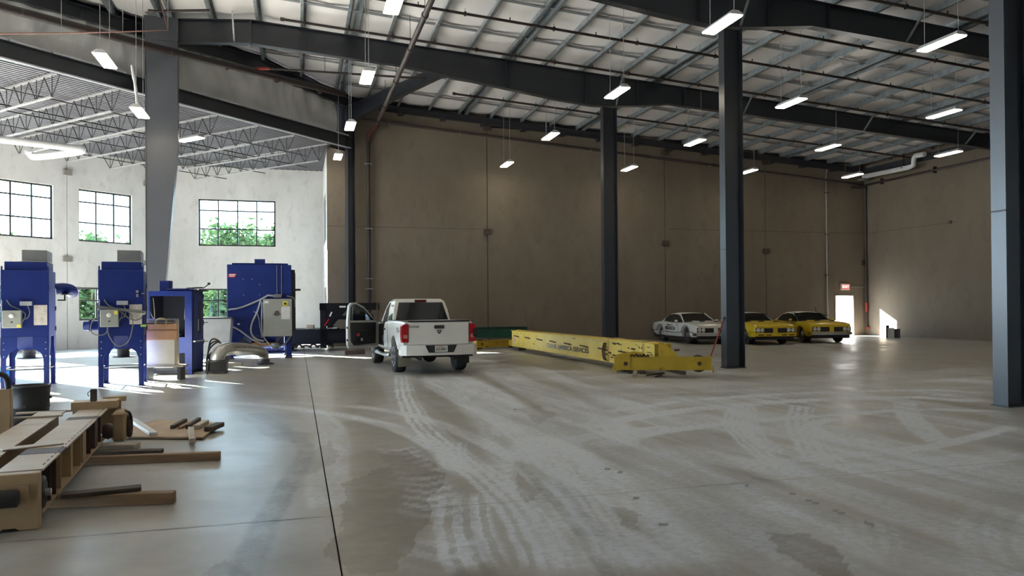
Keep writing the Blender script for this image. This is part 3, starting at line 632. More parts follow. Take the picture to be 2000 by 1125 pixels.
def joist(a, idx):
    p = BP + WD*a
    dA = (A0-p).dot(AN); tB = (YW-p.y)/AN.y if AN.y > 1e-6 else 99
    L = min(dA, tB)-.02; L = max(L, 1.5)
    j = bpy.data.objects.new('bar_joist', None); COL.objects.link(j); j.location = (p.x, p.y, 0); j.rotation_euler = (0, 0, math.atan2(AN.y, AN.x)); j.parent = lowc
    e = .62; zb, zt = 7.86, DZ-.06
    mb = MB()
    for k in (-1, 1): mb.box(0, L, k*.03-.022, k*.03+.022, zt, zt+.05)
    mb.build('top_chord', M['joist'], j); mb = MB()
    for k in (-1, 1): mb.box(.5, L-e, k*.03-.024, k*.03+.024, zb, zb+.035)
    mb.build('bottom_chord', M['joist'], j); w = MB()
    n = max(2, int(round((L-e-.5)/.85))); st = (L-e-.5)/n; r = .016
    w.rod((.05, 0, zt), (.5, 0, zb), r, 6); w.rod((L-.05, 0, zt), (L-e, 0, zb), r, 6)
    for i in range(n):
        x0 = .5+st*i; w.rod((x0, 0, zb), (x0+st/2, 0, zt), r, 6); w.rod((x0+st/2, 0, zt), (x0+st, 0, zb), r, 6)
        w.rod((x0, 0, zb), (x0, 0, zt), r*.8, 6)
    w.rod((L-e, 0, zb), (L-e, 0, zt), r*.8, 6)
    w.build('web', M['web'], j)
aj = [-8.85+1.86*k for k in range(-8, 5)]
for i, a in enumerate(aj): joist(a, i)
for s, z in ((2.2, 7.93), (2.2, 8.43), (4.9, 7.93), (4.9, 8.43), (7.6, 7.93), (10.2, 7.93)):
    p = BP+AN*s; o = MB().rod((*(p-AD*24).xy, z), (*(p+AD*min(tend(s), -.4)).xy, z), .022, 6).build('bridging_rod', M['web'], lowc)
# ---------------------------------------------------------------- hanging lamps
def lamp(x, y, z, label, rz=0.0, cords=((0, .5), (0, -.5))):
    t = thing('hanging_lamp', label, 'lamp', (x, y, z), rz, 'high-bay strip lamps')
    w, l = .17, .61
    MB().add([(-w, -l, 0), (w, -l, 0), (w, l, 0), (-w, l, 0), (-w+.02, -l+.01, .035), (w-.02, -l+.01, .035), (w-.02, l-.01, .035), (-w+.02, l-.01, .035), (-.07, -l+.05, .11), (.07, -l+.05, .11), (.07, l-.05, .11), (-.07, l-.05, .11)],
             [(0,1,5,4),(1,2,6,5),(2,3,7,6),(3,0,4,7),(4,5,9,8),(5,6,10,9),(6,7,11,10),(7,4,8,11),(8,9,10,11),(0,3,2,1)]).build('housing', M['lamp_body'], t)
    MB().bev(-w+.012, w-.012, -l+.015, l-.015, -.03, -.002, .012).build('lens', M['lens'], t)
    ca, sa = math.cos(rz), math.sin(rz)
    for dx, dy in cords:
        gx = x+dx*ca-dy*sa; gy = y+dx*sa+dy*ca; top = zr(gx)+.23 if gy < ydiag(gx) else 7.9
        MB().rod((dx, dy, .1), (dx, dy, max(top-z, .3)), .0075, 5).build('cord', M['wire'], t)
    return t
def lp(px, py, z): q = gnd(px, py, z); return (q.x, q.y, z)
LA = [
 ((205,118), 8.0, 'lit strip lamp hanging farthest left, before the grey insulated curtain'),
 ((273,220), 7.35, 'lit strip lamp hanging just left of the wide tapered column'),
 ((770,5), 8.0, 'lit strip lamp cut by the top edge beside the sloping brown pipe'),
 ((717,151), 8.0, 'lit strip lamp hanging below the long beam left of the sloping brown pipe'),
 ((684,246), 8.0, 'lit strip lamp in front of the slender column'),
 ((660,306), 8.0, 'small lit strip lamp at the end of the skewed beam'),
 ((1410,47), 8.0, 'large lit strip lamp at the top of the column with the red bar'),
 ((1205,181), 8.0, 'lit strip lamp at the head of the farther slim column'),
 ((1075,266), 8.0, 'lit strip lamp left of the slim column against the back wall'),
 ((990,321), 8.0, 'small lit strip lamp lowest and leftmost against the back wall'),
 ((1838,84), 8.0, 'largest lit strip lamp at upper right below the nearest roof beam'),
 ((1545,201), 8.0, 'lit strip lamp right of the column with the red bar, across the second beam'),
 ((1357,278), 8.0, 'lit strip lamp between the two middle columns, just under the roof edge'),
 ((1229,329), 8.0, 'small lit strip lamp right of the slim column, lowest between the columns'),
 ((1843,222), 8.0, 'lit strip lamp left of the right-edge column, above the second beam'),
 ((1617,288), 8.0, 'lit strip lamp under the roof above the exit door side'),
 ((1461,335), 8.0, 'small lit strip lamp half hidden by the column with the red bar'),
 ((1852,300), 8.0, 'lit strip lamp before the right concrete wall under the beam end'),
 ((1665,343), 8.0, 'small lit strip lamp in the far corner by the white drain pipe'),
]
for (px, py), z, lab in LA:
    _t = lamp(*lp(px, py, z), lab)
    if px == 273: MB().tube(bez([(-.12, .5, .1), (-.16, .5, .45), (-.2, .45, .9), (-.3, .5, 1.5)], 5), [.05, .045, .04, .035]*4, 8).build('sling', M['white_cord'] if 'white_cord' in M else M['pvc'], _t)
_q = lp(372, 269, 7.8); lamp(_q[0], _q[1], 7.75, 'lit strip lamp turned sideways under the bar joists right of the tapered column', math.atan2(AN.y, AN.x)-PI/2)
for x, y in ((9.15, 9.4), (14.95, 9.4), (20.7, 15), (20.7, 9.4), (26.4, 20.2), (26.4, 14.8), (26.4, 9.4), (1.9, 10.3), (-4.7, 15.7), (-4.7, 10.3), (-10.5, 10.3)):
    lamp(x, y, 8.0, 'lit strip lamp hanging out of view on the camera side of the hall')

# ---------------------------------------------------------------- sprinkler and other pipes
def pipe_thing(name, label, pts, r, m, cat='pipe', n=10, extra=None):
    t = thing(name, label, cat); MB().tube(pts, r, n).build('pipe_run', m, t); return t
for y, xs, label in ((16.82, 4.0, 'black sprinkler pipe nearest the camera under the roof, right of the near beam'), (19.65, 5.0, 'black sprinkler pipe just behind the nearest roof beam'), (22.25, 1.4, 'black sprinkler pipe midway between the two roof beams'),
                     (25.08, -.41, 'black sprinkler pipe with a capped left end just before the long roof beam'), (30.4, 6.22, 'black sprinkler pipe with a capped end behind the long roof beam')):
    t = pipe_thing('sprinkler_pipe', label, [(xs, y, zr(xs)-.1), (XR-.4, y, zr(XR-.4)-.1)], .042, M['pipe'])
    MB().rod((xs-.05, y, zr(xs)-.097), (xs+.08, y, zr(xs)-.106), .06, 10).build('end_cap', M['pipe_brown'], t)
    for k, x in enumerate(np.arange(xs+.7, XR-.6, 2.82)):
        MB().rod((x, y, zr(x)-.1), (x, y, zr(x)+.06), .008, 5).bar((x-.03, y, zr(x)-.1), (x+.03, y, zr(x)-.1), .11, .11).build('hanger', M['pipe'], t)
        if x+1.4 < XR-.6: MB().rod((x+1.4, y, zr(x+1.4)-.1), (x+1.4, y, zr(x+1.4)+.02), .018, 6).build('sprinkler_head', M['pipe'], t)
t = pipe_thing('main_pipe', 'thick brown sprinkler main sloping down to the back wall past the lamps', [(3.41, 8, 9.62), (3.41, 33.3, 9.68)], .085, M['pipe_brown'])
MB().tube(bez([(3.41, 33.25, 9.68), (3.36, 33.6, 9.6), (3.1, 33.72, 9.3), (3.06, 33.75, 9.0)], 5), 0.1, 10).build('elbow', mat('dull_red', (.10, .028, .022), .6), t)
MB().rod((3.06, 33.75, 9.1), (3.06, 33.75, .1), .085, 10).build('riser', M['pipe'], t)
for y in (20.5, 23.3, 26.8, 30.2, 32.6): MB().rod((3.41, y-.05, 9.65), (3.41, y+.05, 9.65), .105, 10).rod((3.41, y, 9.7), (3.41, y, zr(3.41)), .01, 5).build('coupling', M['pipe_brown'], t)
for z in (8.0, 5.15, 2.95, 2.5): MB().bar((2.9, 33.76, z), (3.22, 33.76, z), .2, .03).build('pipe_clamp', M['conduit'], t)
t = pipe_thing('wall_pipe', 'dark sprinkler pipe sloping along the back concrete wall', [(2.7, YB-.16, 9.98), (XR-.25, YB-.16, 8.05)], .06, M['pipe_brown'])
for x in np.arange(4, 29, 3.2): MB().bar((x, YB-.2, 9.98-(x-2.7)*.0729), (x, YB, 9.98-(x-2.7)*.0729), .03, .15).build('pipe_clamp', M['conduit'], t)
t = pipe_thing('wall_pipe', 'dark level pipe along the right concrete wall', [(XR-.16, -6, 8.05), (XR-.16, YB-.3, 8.03)], .055, M['pipe_brown'])
for y in np.arange(2, 33, 3.4): MB().bar((XR-.2, y, 8.05), (XR, y, 8.05), .03, .3).build('pipe_clamp', M['pipe'], t)
NP = BP - WN*1.1
q0, q1, q2 = onplane(0, 13, NP, WN), onplane(300, 92, NP, WN), onplane(672, 184, NP, WN)
d_ = (q1-q0).normalized()
t = pipe_thing('main_pipe', 'thick dark main pipe running along the insulated curtain', [q0-d_*6, q0, q1, q2], .115, M['pipe'])
for a in np.linspace(-4, 14, 9):
    p = q0+d_*a
    if a < 13: MB().rod(p-d_*.04, p+d_*.04, .118, 10).build('coupling', M['pipe_brown'], t)
e0 = onplane(498, 141, NP, WN); e1 = aty(512, 133, e0.y); e2 = aty(852, 155, e0.y-.4)
MB().tube(bez([e0, (e0.x, e0.y, e1.z-.05), e1+Vector((.25, 0, 0))], 4), .055, 8).build('red_elbow', M['red'], t); MB().rod(e1, e2, .04, 8).build('branch_run', M['pipe'], t)
for k in (.35, .65, .95):
    p = e1.lerp(e2, k); MB().rod(p, (p.x, p.y, zr(p.x)+.02), .01, 5).build('hanger', M['pipe'], t)
p0, p1 = aty(297, 22, 24.6), aty(410, 20, 24.6); t = pipe_thing('branch_pipe', 'short dark capped pipe stub above the knee of the long roof beam', [p0, p1], .04, M['pipe'])
MB().rod(p0-Vector((.1,0,0)), p0+Vector((.06,0,0)), .06, 8).build('end_cap', M['pipe_brown'], t)
Yc = 22.0
pts = [aty(*p, Yc) for p in ((-60, 66), (120, 65), (240, 62), (328, 59))]; last = aty(305, -30, Yc)
t = pipe_thing('copper_line', 'thin copper line hanging at top left with an angled end', pts+[last], .018, M['copper'], n=6)
for p in (pts[1], pts[2], pts[3]): MB().rod(p, (p.x, p.y, zr(p.x)), .006, 5).build('hanger', M['wire'], t)
# white drain pipe in the window bay
zz = 7.55; P = [gnd(-160, 258, zz), gnd(0, 272, zz), gnd(140, 289, zz), gnd(160, 292, zz), gnd(150, 297, zz-.08), gnd(75, 306, zz-.15), gnd(60, 302, zz-.05), gnd(56, 292, zz+.1)]
t = thing('drain_pipe', 'thick white drain pipe doubling back under the bar joists at left', 'pipe'); MB().tube(bez(P, 4), .13, 12).build('pipe_run', M['pvc'], t)
P = [atx(1687, 345, 28.75), atx(1775, 327, 28.75), atx(1784, 323, 28.75), atx(1785, 310, 28.75), atx(1788, 304, 28.75), atx(1806, 301, 28.75)]
t = thing('drain_pipe', 'white drain pipe stepping up near the far right corner', 'pipe'); MB().tube(P, .12, 12).build('pipe_run', M['pvc'], t); MB().box(28.55, 28.95, P[0].y-.2, P[0].y+.25, P[0].z-.2, P[0].z-.1).build('support_bracket', M['conduit'], t)
p = atx(1765, 322, 28.75); MB().bar((28.75, p.y, p.z-.25), (28.75, p.y, zr(28.75)+.24), .04, .04).bar((28.6, p.y, p.z-.14), (28.9, p.y, p.z-.14), .05, .04).build('hanger', M['pipe'], t)
# corner riser and conduit, exit sign
t = pipe_thing('corner_riser', 'dark vertical pipe with red valve in the far right corner', [(XR-.1, YB-.2, 8.0), (XR-.1, YB-.2, .35)], .05, M['pipe_brown'])
MB().rod((XR-.1, YB-.2, 1.75), (XR-.1, YB-.2, 1.25), .085, 10).build('valve', M['red'], t); MB().rod((XR-.1, YB-.2, .4), (XR-.1, YB-.35, .4), .06, 8).build('outlet', M['red'], t)
MB().box(28.5, XR-.05, YB-.25, YB-.1, 7.85, 7.97).build('cross_pipe', M['pipe_brown'], t)
c0 = aty(1613, 345, YB-.06); c1 = aty(1617, 652, YB-.06)
t = pipe_thing('conduit', 'pale vertical conduit on the back wall left of the exit door', bez([aty(1623, 322, YB-.06), aty(1616, 330, YB-.06), c0], 4)+[c1], .035, M['conduit'], n=8)
for py in (377, 458, 537, 616): q = aty(1614, py, YB); MB().box(q.x-.12, q.x+.12, YB-.09, YB, q.z-.02, q.z+.02).build('pipe_clamp', M['pipe'], t)
t = thing('exit_sign', 'red lit EXIT sign on the wall above the open door', 'sign', (28.08, YB, 2.6))
MB().bev(-.28, .28, -.09, 0, -.17, .17, .015).build('housing', mat('sign_white', (.7, .6, .58), .5), t)
MB().box(-.24, .24, -.095, -.088, -.13, .13).build('sign_face', emit('sign_face', (.75, .16, .14), .55), t)
def text(parent, s, size, loc, rot, m, name='lettering', ext=.002, font_scale=1.0, align='CENTER'):
    cu = bpy.data.curves.new('txt', 'FONT'); cu.body = s; cu.size = size; cu.extrude = ext; cu.align_x = align; cu.align_y = 'CENTER'; cu.space_character = 1.05; cu.offset = size*.02
    to = bpy.data.objects.new('txt', cu); COL.objects.link(to); dg = bpy.context.evaluated_depsgraph_get(); me = bpy.data.meshes.new_from_object(to.evaluated_get(dg), depsgraph=dg)
    bpy.data.objects.remove(to); me.materials.clear(); me.materials.append(m); o = link(name, me, parent); o.location = loc; o.rotation_euler = rot; o.scale = (font_scale, 1, 1); return o
text(t, 'EXIT', .2, (0, -.097, 0), (PI/2, 0, 0), emit('sign_text', (1, .75, .7), 1.6))
o = MB().tube([(28.36, YB-.04, 2.6), (XR-.1, YB-.04, 2.58)], .018, 6).build('conduit', M['conduit']); tag(o, 'short level conduit from the exit sign to the corner pipe', 'conduit')
d = bpy.data.objects.new('door_1', None); COL.objects.link(d); d.location = (28.06, YB, 0); tag(d, kind='structure')
MB().box(-.6, -.55, -.02, .27, 0, 2.17).box(.55, .6, -.02, .27, 0, 2.17).box(-.6, .6, -.02, .27, 2.12, 2.17).build('door_frame', mat('door_frame', (.35, .34, .32), .5), d)
lf = MB().box(.52, .57, .27, 1.3, .01, 2.1).build('door_leaf', mat('door_paint', (.45, .44, .42), .5), d)
# little leaning panels by the lit patch
q = gnd(1741, 660); t = thing('leaning_panel', 'small dark frame with a pale panel standing by the right wall', 'panel', (q.x-.1, q.y, 0), math.radians(-60))
MB().box(-.16, -.1, -.03, .25, 0, .62).build('frame', M['steel_dark'], t); MB().box(-.08, .22, -.05, -.02, 0, .5).build('pale_board', mat('pale_board', (.55, .58, .62), .6), t); MB().box(-.1, .42, 0, .2, 0, .45).build('dark_box', M['steel_dark'], t)

# ---------------------------------------------------------------- trees outside the windows
M['leaf'] = bpy.data.materials.new('leaf'); M['leaf'].use_nodes = True
_nt = M['leaf'].node_tree; _nt.nodes.clear(); _o = _nt.nodes.new('ShaderNodeOutputMaterial'); _mx = _nt.nodes.new('ShaderNodeMixShader'); _d = _nt.nodes.new('ShaderNodeBsdfDiffuse'); _tr = _nt.nodes.new('ShaderNodeBsdfTranslucent')
_d.inputs[0].default_value = (.050, .090, .042, 1); _tr.inputs[0].default_value = (.014, .026, .008, 1); _mx.inputs[0].default_value = .35
_nt.links.new(_d.outputs[0], _mx.inputs[1]); _nt.links.new(_tr.outputs[0], _mx.inputs[2]); _nt.links.new(_mx.outputs[0], _o.inputs[0])
def tree(px, y, h, r, label, n=4200):
    x = aty(px, 600, y).x
    t = thing('tree', label, 'tree', (x, y, -.25)); rng = random.Random(int(x*7+y*13))
    mb = MB().tube([(0, 0, 0), (.1, .05, h*.3), (-.05, .1, h*.55), (.1, 0, h*.85)], [.2, .16, .11, .04], 8)
    tips = []
    for k in range(9):
        a = rng.uniform(0, 2*PI); e = rng.uniform(.2, .9); z = h*rng.uniform(.35, .65); q = (math.cos(a)*r*.7*e, math.sin(a)*r*.7*e, z+h*.2); mb.tube([(0, 0, z), (q[0]*.5, q[1]*.5, z+h*.13), q], [.07, .05, .02], 6); tips.append(q)
    mb.build('trunk', mat('bark', (.12, .09, .07), .9), t)
    lf = MB(); cl = [(rng.gauss(0, r*.45), rng.gauss(0, r*.45), h*rng.uniform(.12, .93)) for _ in range(40)]
    for k in range(n):
        c = cl[rng.randrange(40)]; p = Vector((c[0]+rng.gauss(0, r*.2), c[1]+rng.gauss(0, r*.2), max(.5, c[2]+rng.gauss(0, h*.07)))); d = Vector((rng.uniform(-1, 1), rng.uniform(-1, 1), rng.uniform(-.6, .6))).normalized(); s = rng.uniform(.14, .30)
        e = d.cross(Vector((rng.uniform(-1, 1), rng.uniform(-1, 1), rng.uniform(-1, 1)))).normalized()*s*.5; lf.add([p-d*s, p+e, p+d*s, p-e], [(0, 1, 2, 3)])
    o = lf.build('foliage', M['leaf'], t); o['kind'] = 'stuff'
for px, y, h, r, lab in ((462, 54, 7.5, 2.0, 'leafy green tree outside the wide upper window'), (392, 61, 7.7, 1.9, 'leafy tree outside, left behind the wide window'), (522, 61, 7.7, 1.9, 'leafy tree outside, right behind the wide window'),
                        (165, 53, 6.6, 1.9, 'leafy tree outside the low window between the blue collectors'), (40, 58, 6.4, 1.9, 'leafy tree outside the left corner windows'), (262, 50, 5.6, 1.6, 'small bushy tree outside behind the second blue collector')):
    tree(px, y, h, r, lab)
# ---------------------------------------------------------------- blue machines
M['blue'] = mat('blue_enamel', (.007, .022, .155), .5, 0, (.006, .018, .13), 2.0, 0, spec=.3)
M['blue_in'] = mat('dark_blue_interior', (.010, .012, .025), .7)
M['box_grey'] = mat('grey_enamel', (.30, .31, .29), .45, 0, (.27, .28, .26), 3)
M['fan_grey'] = mat('fan_box_grey', (.17, .175, .175), .5)
M['paper'] = mat('label_paper', (.62, .57, .52), .7, 0, (.46, .42, .39), 7, p=(.45, .6))
M['white'] = mat('white_paint', (.72, .72, .70), .4)
M['yellow_tag'] = mat('yellow_label', (.75, .66, .08), .5)
M['green_tag'] = mat('green_label', (.35, .62, .12), .5)
M['cable'] = mat('grey_cable', (.16, .165, .17), .5)
M['cable_l'] = mat('pale_conduit', (.36, .37, .40), .45)
M['galv_duct'] = mat('duct_metal', (.50, .49, .46), .32, .75, (.38, .37, .35), 6)
M['flex'] = mat('flex_sleeve', (.045, .045, .048), .6)
M['cream'] = mat('cream_enamel', (.62, .58, .49), .5)
M['card'] = mat('cardboard', (.52, .29, .17), .8, 0, (.44, .24, .14), 4)
M['alu'] = mat('aluminium', (.58, .58, .58), .35, .7)
M['chrome'] = mat('chrome', (.75, .75, .76), .12, 1.0)
M['redlogo'] = mat('red_label', (.62, .03, .05), .5)
M['bluedrum'] = mat('bright_blue_plastic', (.03, .28, .75), .4)
def facing(P, rz):
    P = Vector(P); ex = Vector((math.cos(rz), math.sin(rz), 0)); ey = Vector((-math.sin(rz), math.cos(rz), 0))
    def f(px, py, y=0.0): q = onplane(px, py, P+ey*y, ey)-P; return (q.dot(ex), q.z)
    return f
def cable(parent, pts, r, m='cable', name='cable', n=6): return MB().tube(bez(pts, 6), r, n).build(name, M[m], parent)
def collector(px0, py0, rz, W, label, duct):
    P = gnd(px0, py0); W = facing(P, rz)(W, py0)[0]; t = thing('dust_collector', label, 'machine', P, rz, 'blue dust collectors'); D = 1.0; x0 = 0
    body = MB().bev(0, W, 0, D, 1.09, 2.52, .012).build('cabinet', M['blue'], t)
    MB().box(W*.0, W, -.006, 0, 1.85, 1.862).build('panel_seam', M['blue'], body); MB().box(.012, W-.012, -.004, 0, 1.09, 1.10).build('panel_seam', M['blue'], body)
    for z in (1.25, 1.7, 2.2): MB().box(W, W+.02, D-.1, D-.04, z-.05, z+.05).build('hinge', M['black'], body)
    for z in (2.56,): 
        for x in (0.02, W-.02): MB().box(x-.015, x+.015, .02, .05, 2.5, 2.6).build('lifting_lug', M['blue'], t)
    MB().bev(.06, W-.04, .06, D-.06, 2.52, 2.70, .01).build('filter_head', M['blue'], t)
    MB().bev(.36 if not duct else .37, W-.05, .1, D-.1, 2.70, 2.955, .008).build('fan_box', M['fan_grey'], t); MB().box(.33, W-.03, .08, D-.08, 2.70, 2.715).build('fan_base', M['alu'], t)
    # leg skirts: gusseted corner plates
    def leg(sx, sy):
        xe = 0 if sx < 0 else W; ye = 0 if sy < 0 else D; dx = 1 if sx < 0 else -1; dy = 1 if sy < 0 else -1
        mb = MB(); prof = [(0, 0), (.10, 0), (.105, .62), (.15, .74), (.30, .86), (.30, 1.09), (0, 1.09)]
        mb.prism([(xe+dx*a, z) for a, z in prof], ye, ye+dy*.012, 'y'); prof2 = [(0, 0), (.10, 0), (.105, .62), (.15, .74), (.28, .9), (.28, 1.09), (0, 1.09)]
        mb.prism([(ye+dy*a, z) for a, z in prof2], xe, xe+dx*.012, 'x'); l = mb.build('leg', M['blue'], t)
        MB().box(min(xe-dx*.02, xe+dx*.13), max(xe-dx*.02, xe+dx*.13), min(ye-dy*.02, ye+dy*.13), max(ye-dy*.02, ye+dy*.13), 0, .012).build('foot_plate', M['blue'], l)
        if sy < 0:
            for z in (.68, .83, .97): MB().rod((xe+dx*.06, -.012, z), (xe+dx*.06, 0, z), .012, 6).build('bolt', M['alu'], l)
    for sx in (-1, 1):
        for sy in (-1, 1): leg(sx, sy)
    for y in (.03, D-.03): MB().box(.08, W-.08, y-.012, y+.012, .385, .41).build('cross_bar', M['steel_dark'], t)
    for x in (.03, W-.03): MB().box(x-.012, x+.012, .08, D-.08, .385, .41).build('cross_bar', M['steel_dark'], t)
    cx, cy = W/2, D/2
    MB().loft([[(.1, .1, 1.1), (W-.1, .1, 1.1), (W-.1, D-.1, 1.1), (.1, D-.1, 1.1)], [(cx-.16, cy-.16, .80), (cx+.16, cy-.16, .80), (cx+.16, cy+.16, .80), (cx-.16, cy+.16, .80)]], smooth=False).build('hopper', M['blue'], t)
    MB().lathe([(.14, .80), (.14, .785)] + [(.135 if k % 2 else .118, .785-.0175*k) for k in range(1, 9)] + [(.135, .62)], (cx, cy, 0), 'z', 18).build('flexible_sleeve', M['flex'], t)
    MB().lathe([(.26, .62), (.26, .605)], (cx, cy, 0), 'z', 18).build('drum_lid', M['steel_dark'], t)
    # control box with dial, paper panel, terminal box and cables
    b = MB().bev(.05, .40, -.16, 0, 1.29, 1.66, .012).build('control_box', M['box_grey'], t)
    MB().lathe([(.045, 0), (.045, -.025), (.03, -.03)], (.225, -.16, 1.545), 'y', 16).build('dial', M['white'], b); MB().box(.21, .25, -.163, -.16, 1.40, 1.425).build('name_tag', M['black'], b)
    MB().box(.32, .39, -.163, -.16, *((1.30, 1.36) if duct else (1.56, 1.63))).build('warning_label', M['yellow_tag'], b)
    MB().box(W*.685, W*.965, -.008, 0, 1.34, 1.77).build('data_panel', M['paper'], t)
    MB().bev(.36, .58, -.08, 0, 1.76, 1.85, .008).build('terminal_box', M['cable_l'], t)
    cable(t, [(.5, -.05, 1.76), (.54, -.07, 1.62), (.50, -.08, 1.5), (.40, -.08, 1.46)], .011)
    cable(t, [(.12, -.03, 1.88), (.2, -.05, 1.76), (.35, -.07, 1.68), (.46, -.08, 1.58), (.43, -.08, 1.45), (.40, -.08, 1.40)], .011)
    MB().rod((.03, -.03, 1.66), (.03, -.03, 1.88), .012, 6).build('tube', M['cable_l'], t)
    return t
t1 = collector(1, 760.5, math.radians(8), 96, 'blue dust collector farthest left with a curved duct on its right side', True)
MB().tube(bez([(.98, .3, 2.12), (1.14, .32, 2.13), (1.24, .45, 2.1), (1.25, .62, 2.05)], 5), .125, 14).build('side_duct', M['blue'], t1); MB().rod((1.22, .5, 2.13), (1.42, .52, 2.13), .05, 10).build('duct_stub', M['cable_l'], t1)
MB().box(1.03, 1.18, .1, .13, 1.86, 1.89).box(1.15, 1.18, .1, .13, 1.86, 2.0).box(1.1, 1.3, .05, .3, 1.99, 2.01).build('side_bracket', M['steel_dark'], t1)
t2 = collector(192, 756.5, math.radians(6.5), 281, 'blue dust collector beside the open blast cabinet with a side inlet pipe', False)
MB().lathe([(.085, -.32), (.1, -.3), (.1, -.22), (.14, -.2), (.14, -.18), (.11, -.15), (.11, 0)], (0, .35, 1.31), 'x', 16).build('inlet_pipe', M['blue'], t2)
MB().bar((-.02, -.06, 1.72), (.9, -.09, 1.60), .05, .06).build('diagonal_bar', mat('bar_grey', (.13, .13, .13), .5), t2)
cable(t2, [(.05, -.08, 1.56), (-.1, -.1, 1.4), (-.12, -.1, 1.2), (0, -.1, 1.12), (.15, -.1, 1.15), (.2, -.1, 1.28)], .012)
cable(t2, [(.18, -.1, 1.28), (.22, -.1, 1.1), (.32, -.1, .93), (.45, -.1, .88), (.6, -.1, 1.0), (.67, -.09, 1.3), (.66, -.08, 1.5), (.58, -.06, 1.62)], .012)
cable(t2, [(.46, -.06, 1.62), (.56, -.08, 1.5), (.7, -.08, 1.43), (.82, -.08, 1.46), (.88, -.06, 1.56)], .013); MB().bev(.82, .92, -.09, -.01, 1.55, 1.62, .01).build('cable_clamp', M['alu'], t2)
MB().box(.82, .93, -.006, 0, 1.28, 1.33).build('green_label', M['green_tag'], t2)
MB().rod((.76, -.07, 2.05), (.76, 0, 2.05), .03, 8).box(.74, .78, -.05, 0, 1.93, 2.0).build('latch', M['alu'], t2); MB().box(.84, .9, -.01, 0, 2.0, 2.015).build('handle', M['alu'], t2)
o = MB().lathe([(.13, 0), (.14, .02), (.14, .33), (.11, .36), (.04, .36)], (0, 0, 0), 'z', 16).build('jug', M['bluedrum']); q = gnd(13, 745); o.location = (q.x, q.y, 0); tag(o, 'small bright blue drum behind the leftmost collector legs', 'drum')

# open blast cabinet
P = gnd(290, 733); RZ = math.radians(-9); t = thing('blast_cabinet', 'blue blasting cabinet with open dark front and doors on its right side', 'machine', P, RZ)
f = facing(P, RZ); W = f(375, 733)[0]; D = 1.0; H = f(375, 568)[1]
fr = MB(); fr.box(0, W, 0, .06, H-.13, H).box(W-.17, W, 0, .06, .12, H-.13).box(0, .04, 0, .06, .12, H-.13).box(0, W-.17, .0, .06, .55, .95).box(W-.1, W, 0, .1, 0, .14).box(0, .1, 0, .1, 0, .14)
fr.build('front_frame', M['blue'], t)
MB().box(0, W, .02, D, H-.05, H).build('roof_plate', M['blue'], t); MB().box(0, .03, .06, D, .5, H-.05).build('side_wall', M['blue'], t); MB().box(W-.03, W, .06, D, .12, H-.05).build('side_wall', M['blue'], t)
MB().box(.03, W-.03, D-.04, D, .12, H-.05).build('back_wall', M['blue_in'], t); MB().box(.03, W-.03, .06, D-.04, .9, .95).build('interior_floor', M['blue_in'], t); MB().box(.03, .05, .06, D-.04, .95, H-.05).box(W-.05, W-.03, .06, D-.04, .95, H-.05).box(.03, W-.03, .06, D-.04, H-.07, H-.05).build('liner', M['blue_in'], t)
MB().bev(.18, .44, .25, .5, H, H+.27, .008).build('roof_stub', M['blue'], t); MB().bev(.36, .95, .2, .9, H, H+.07, .03).build('roof_hatch', M['blue'], t)
MB().rod((.75, .6, H+.08), (1.15, .65, H+.1), .02, 6).rod((1.12, .8, H+.09), (1.22, .95, H+.2), .014, 6).lathe([(.03, 0), (.045, .03), (.03, .06)], (1.22, .95, H+.18), 'z', 10).box(.9, 1.2, .5, 1.0, H, H+.03).build('hatch_lever', M['black'], t)
d = MB().bev(W, W+.02, .12, D-.04, .62, H-.08, .006).build('side_door', M['blue'], t)
MB().box(W+.02, W+.026, .5, .72, 1.0, 1.85).build('door_window', M['blue_in'], d); MB().rod((W+.03, .46, 1.1), (W+.03, .46, 1.4), .014, 6).build('handle', M['alu'], d)
for z in (.8, 1.3, 1.75, 2.0): MB().rod((W+.01, D-.02, z-.06), (W+.01, D-.02, z+.06), .022, 6).bar((W-.02, D, z), (W+.12, D+.03, z), .02, .02).build('hinge', M['black'], d)
MB().box(W+.0, W+.05, .1, D-.02, .82, .85).build('edge_trim', M['alu'], t); MB().box(W, W+.015, .12, D-.04, .3, .78).build('lower_panel', M['blue'], t)
MB().box(W-.12, W, D-.1, D, 0, .14).box(0, .1, D-.1, D, 0, .14).build('rear_leg', M['blue'], t); MB().box(.05, W-.05, .15, D-.15, .02, .1).box(.1, W-.15, .1, .2, .1, .18).build('base_frame', M['steel_dark'], t)
for p in ([(.1, .06, 1.95), (.12, .05, 1.8), (.14, .04, 1.5), (.12, .05, 1.35)], [(.02, .04, 1.65), (.12, .0, 1.45), (.3, .1, 1.32), (.5, .2, 1.3)], [(.9, .05, 1.95), (.88, .04, 1.7), (.86, .05, 1.4)]): cable(t, p, .01)
for k in range(7): MB().tube(bez([(.1+.1*k, .2, .97), (.15+.1*k, .3+.05*(k % 3), 1.01), (.22+.09*k, .4, .98)], 4), .022, 6).build('scrap', M['alu' if k % 2 else 'black'], t)
rg = random.Random(3)
for k in range(9):
    x, y = .1+.1*k, rg.uniform(.15, .6); MB().tube([(x, y, .12), (x+rg.uniform(-.1, .15), y+.12, .2), (x+rg.uniform(0, .25), y+.2, .16)], rg.uniform(.018, .035), 6).build('hose_end', M[('alu', 'black', 'pipe_brown')[k % 3]], t)
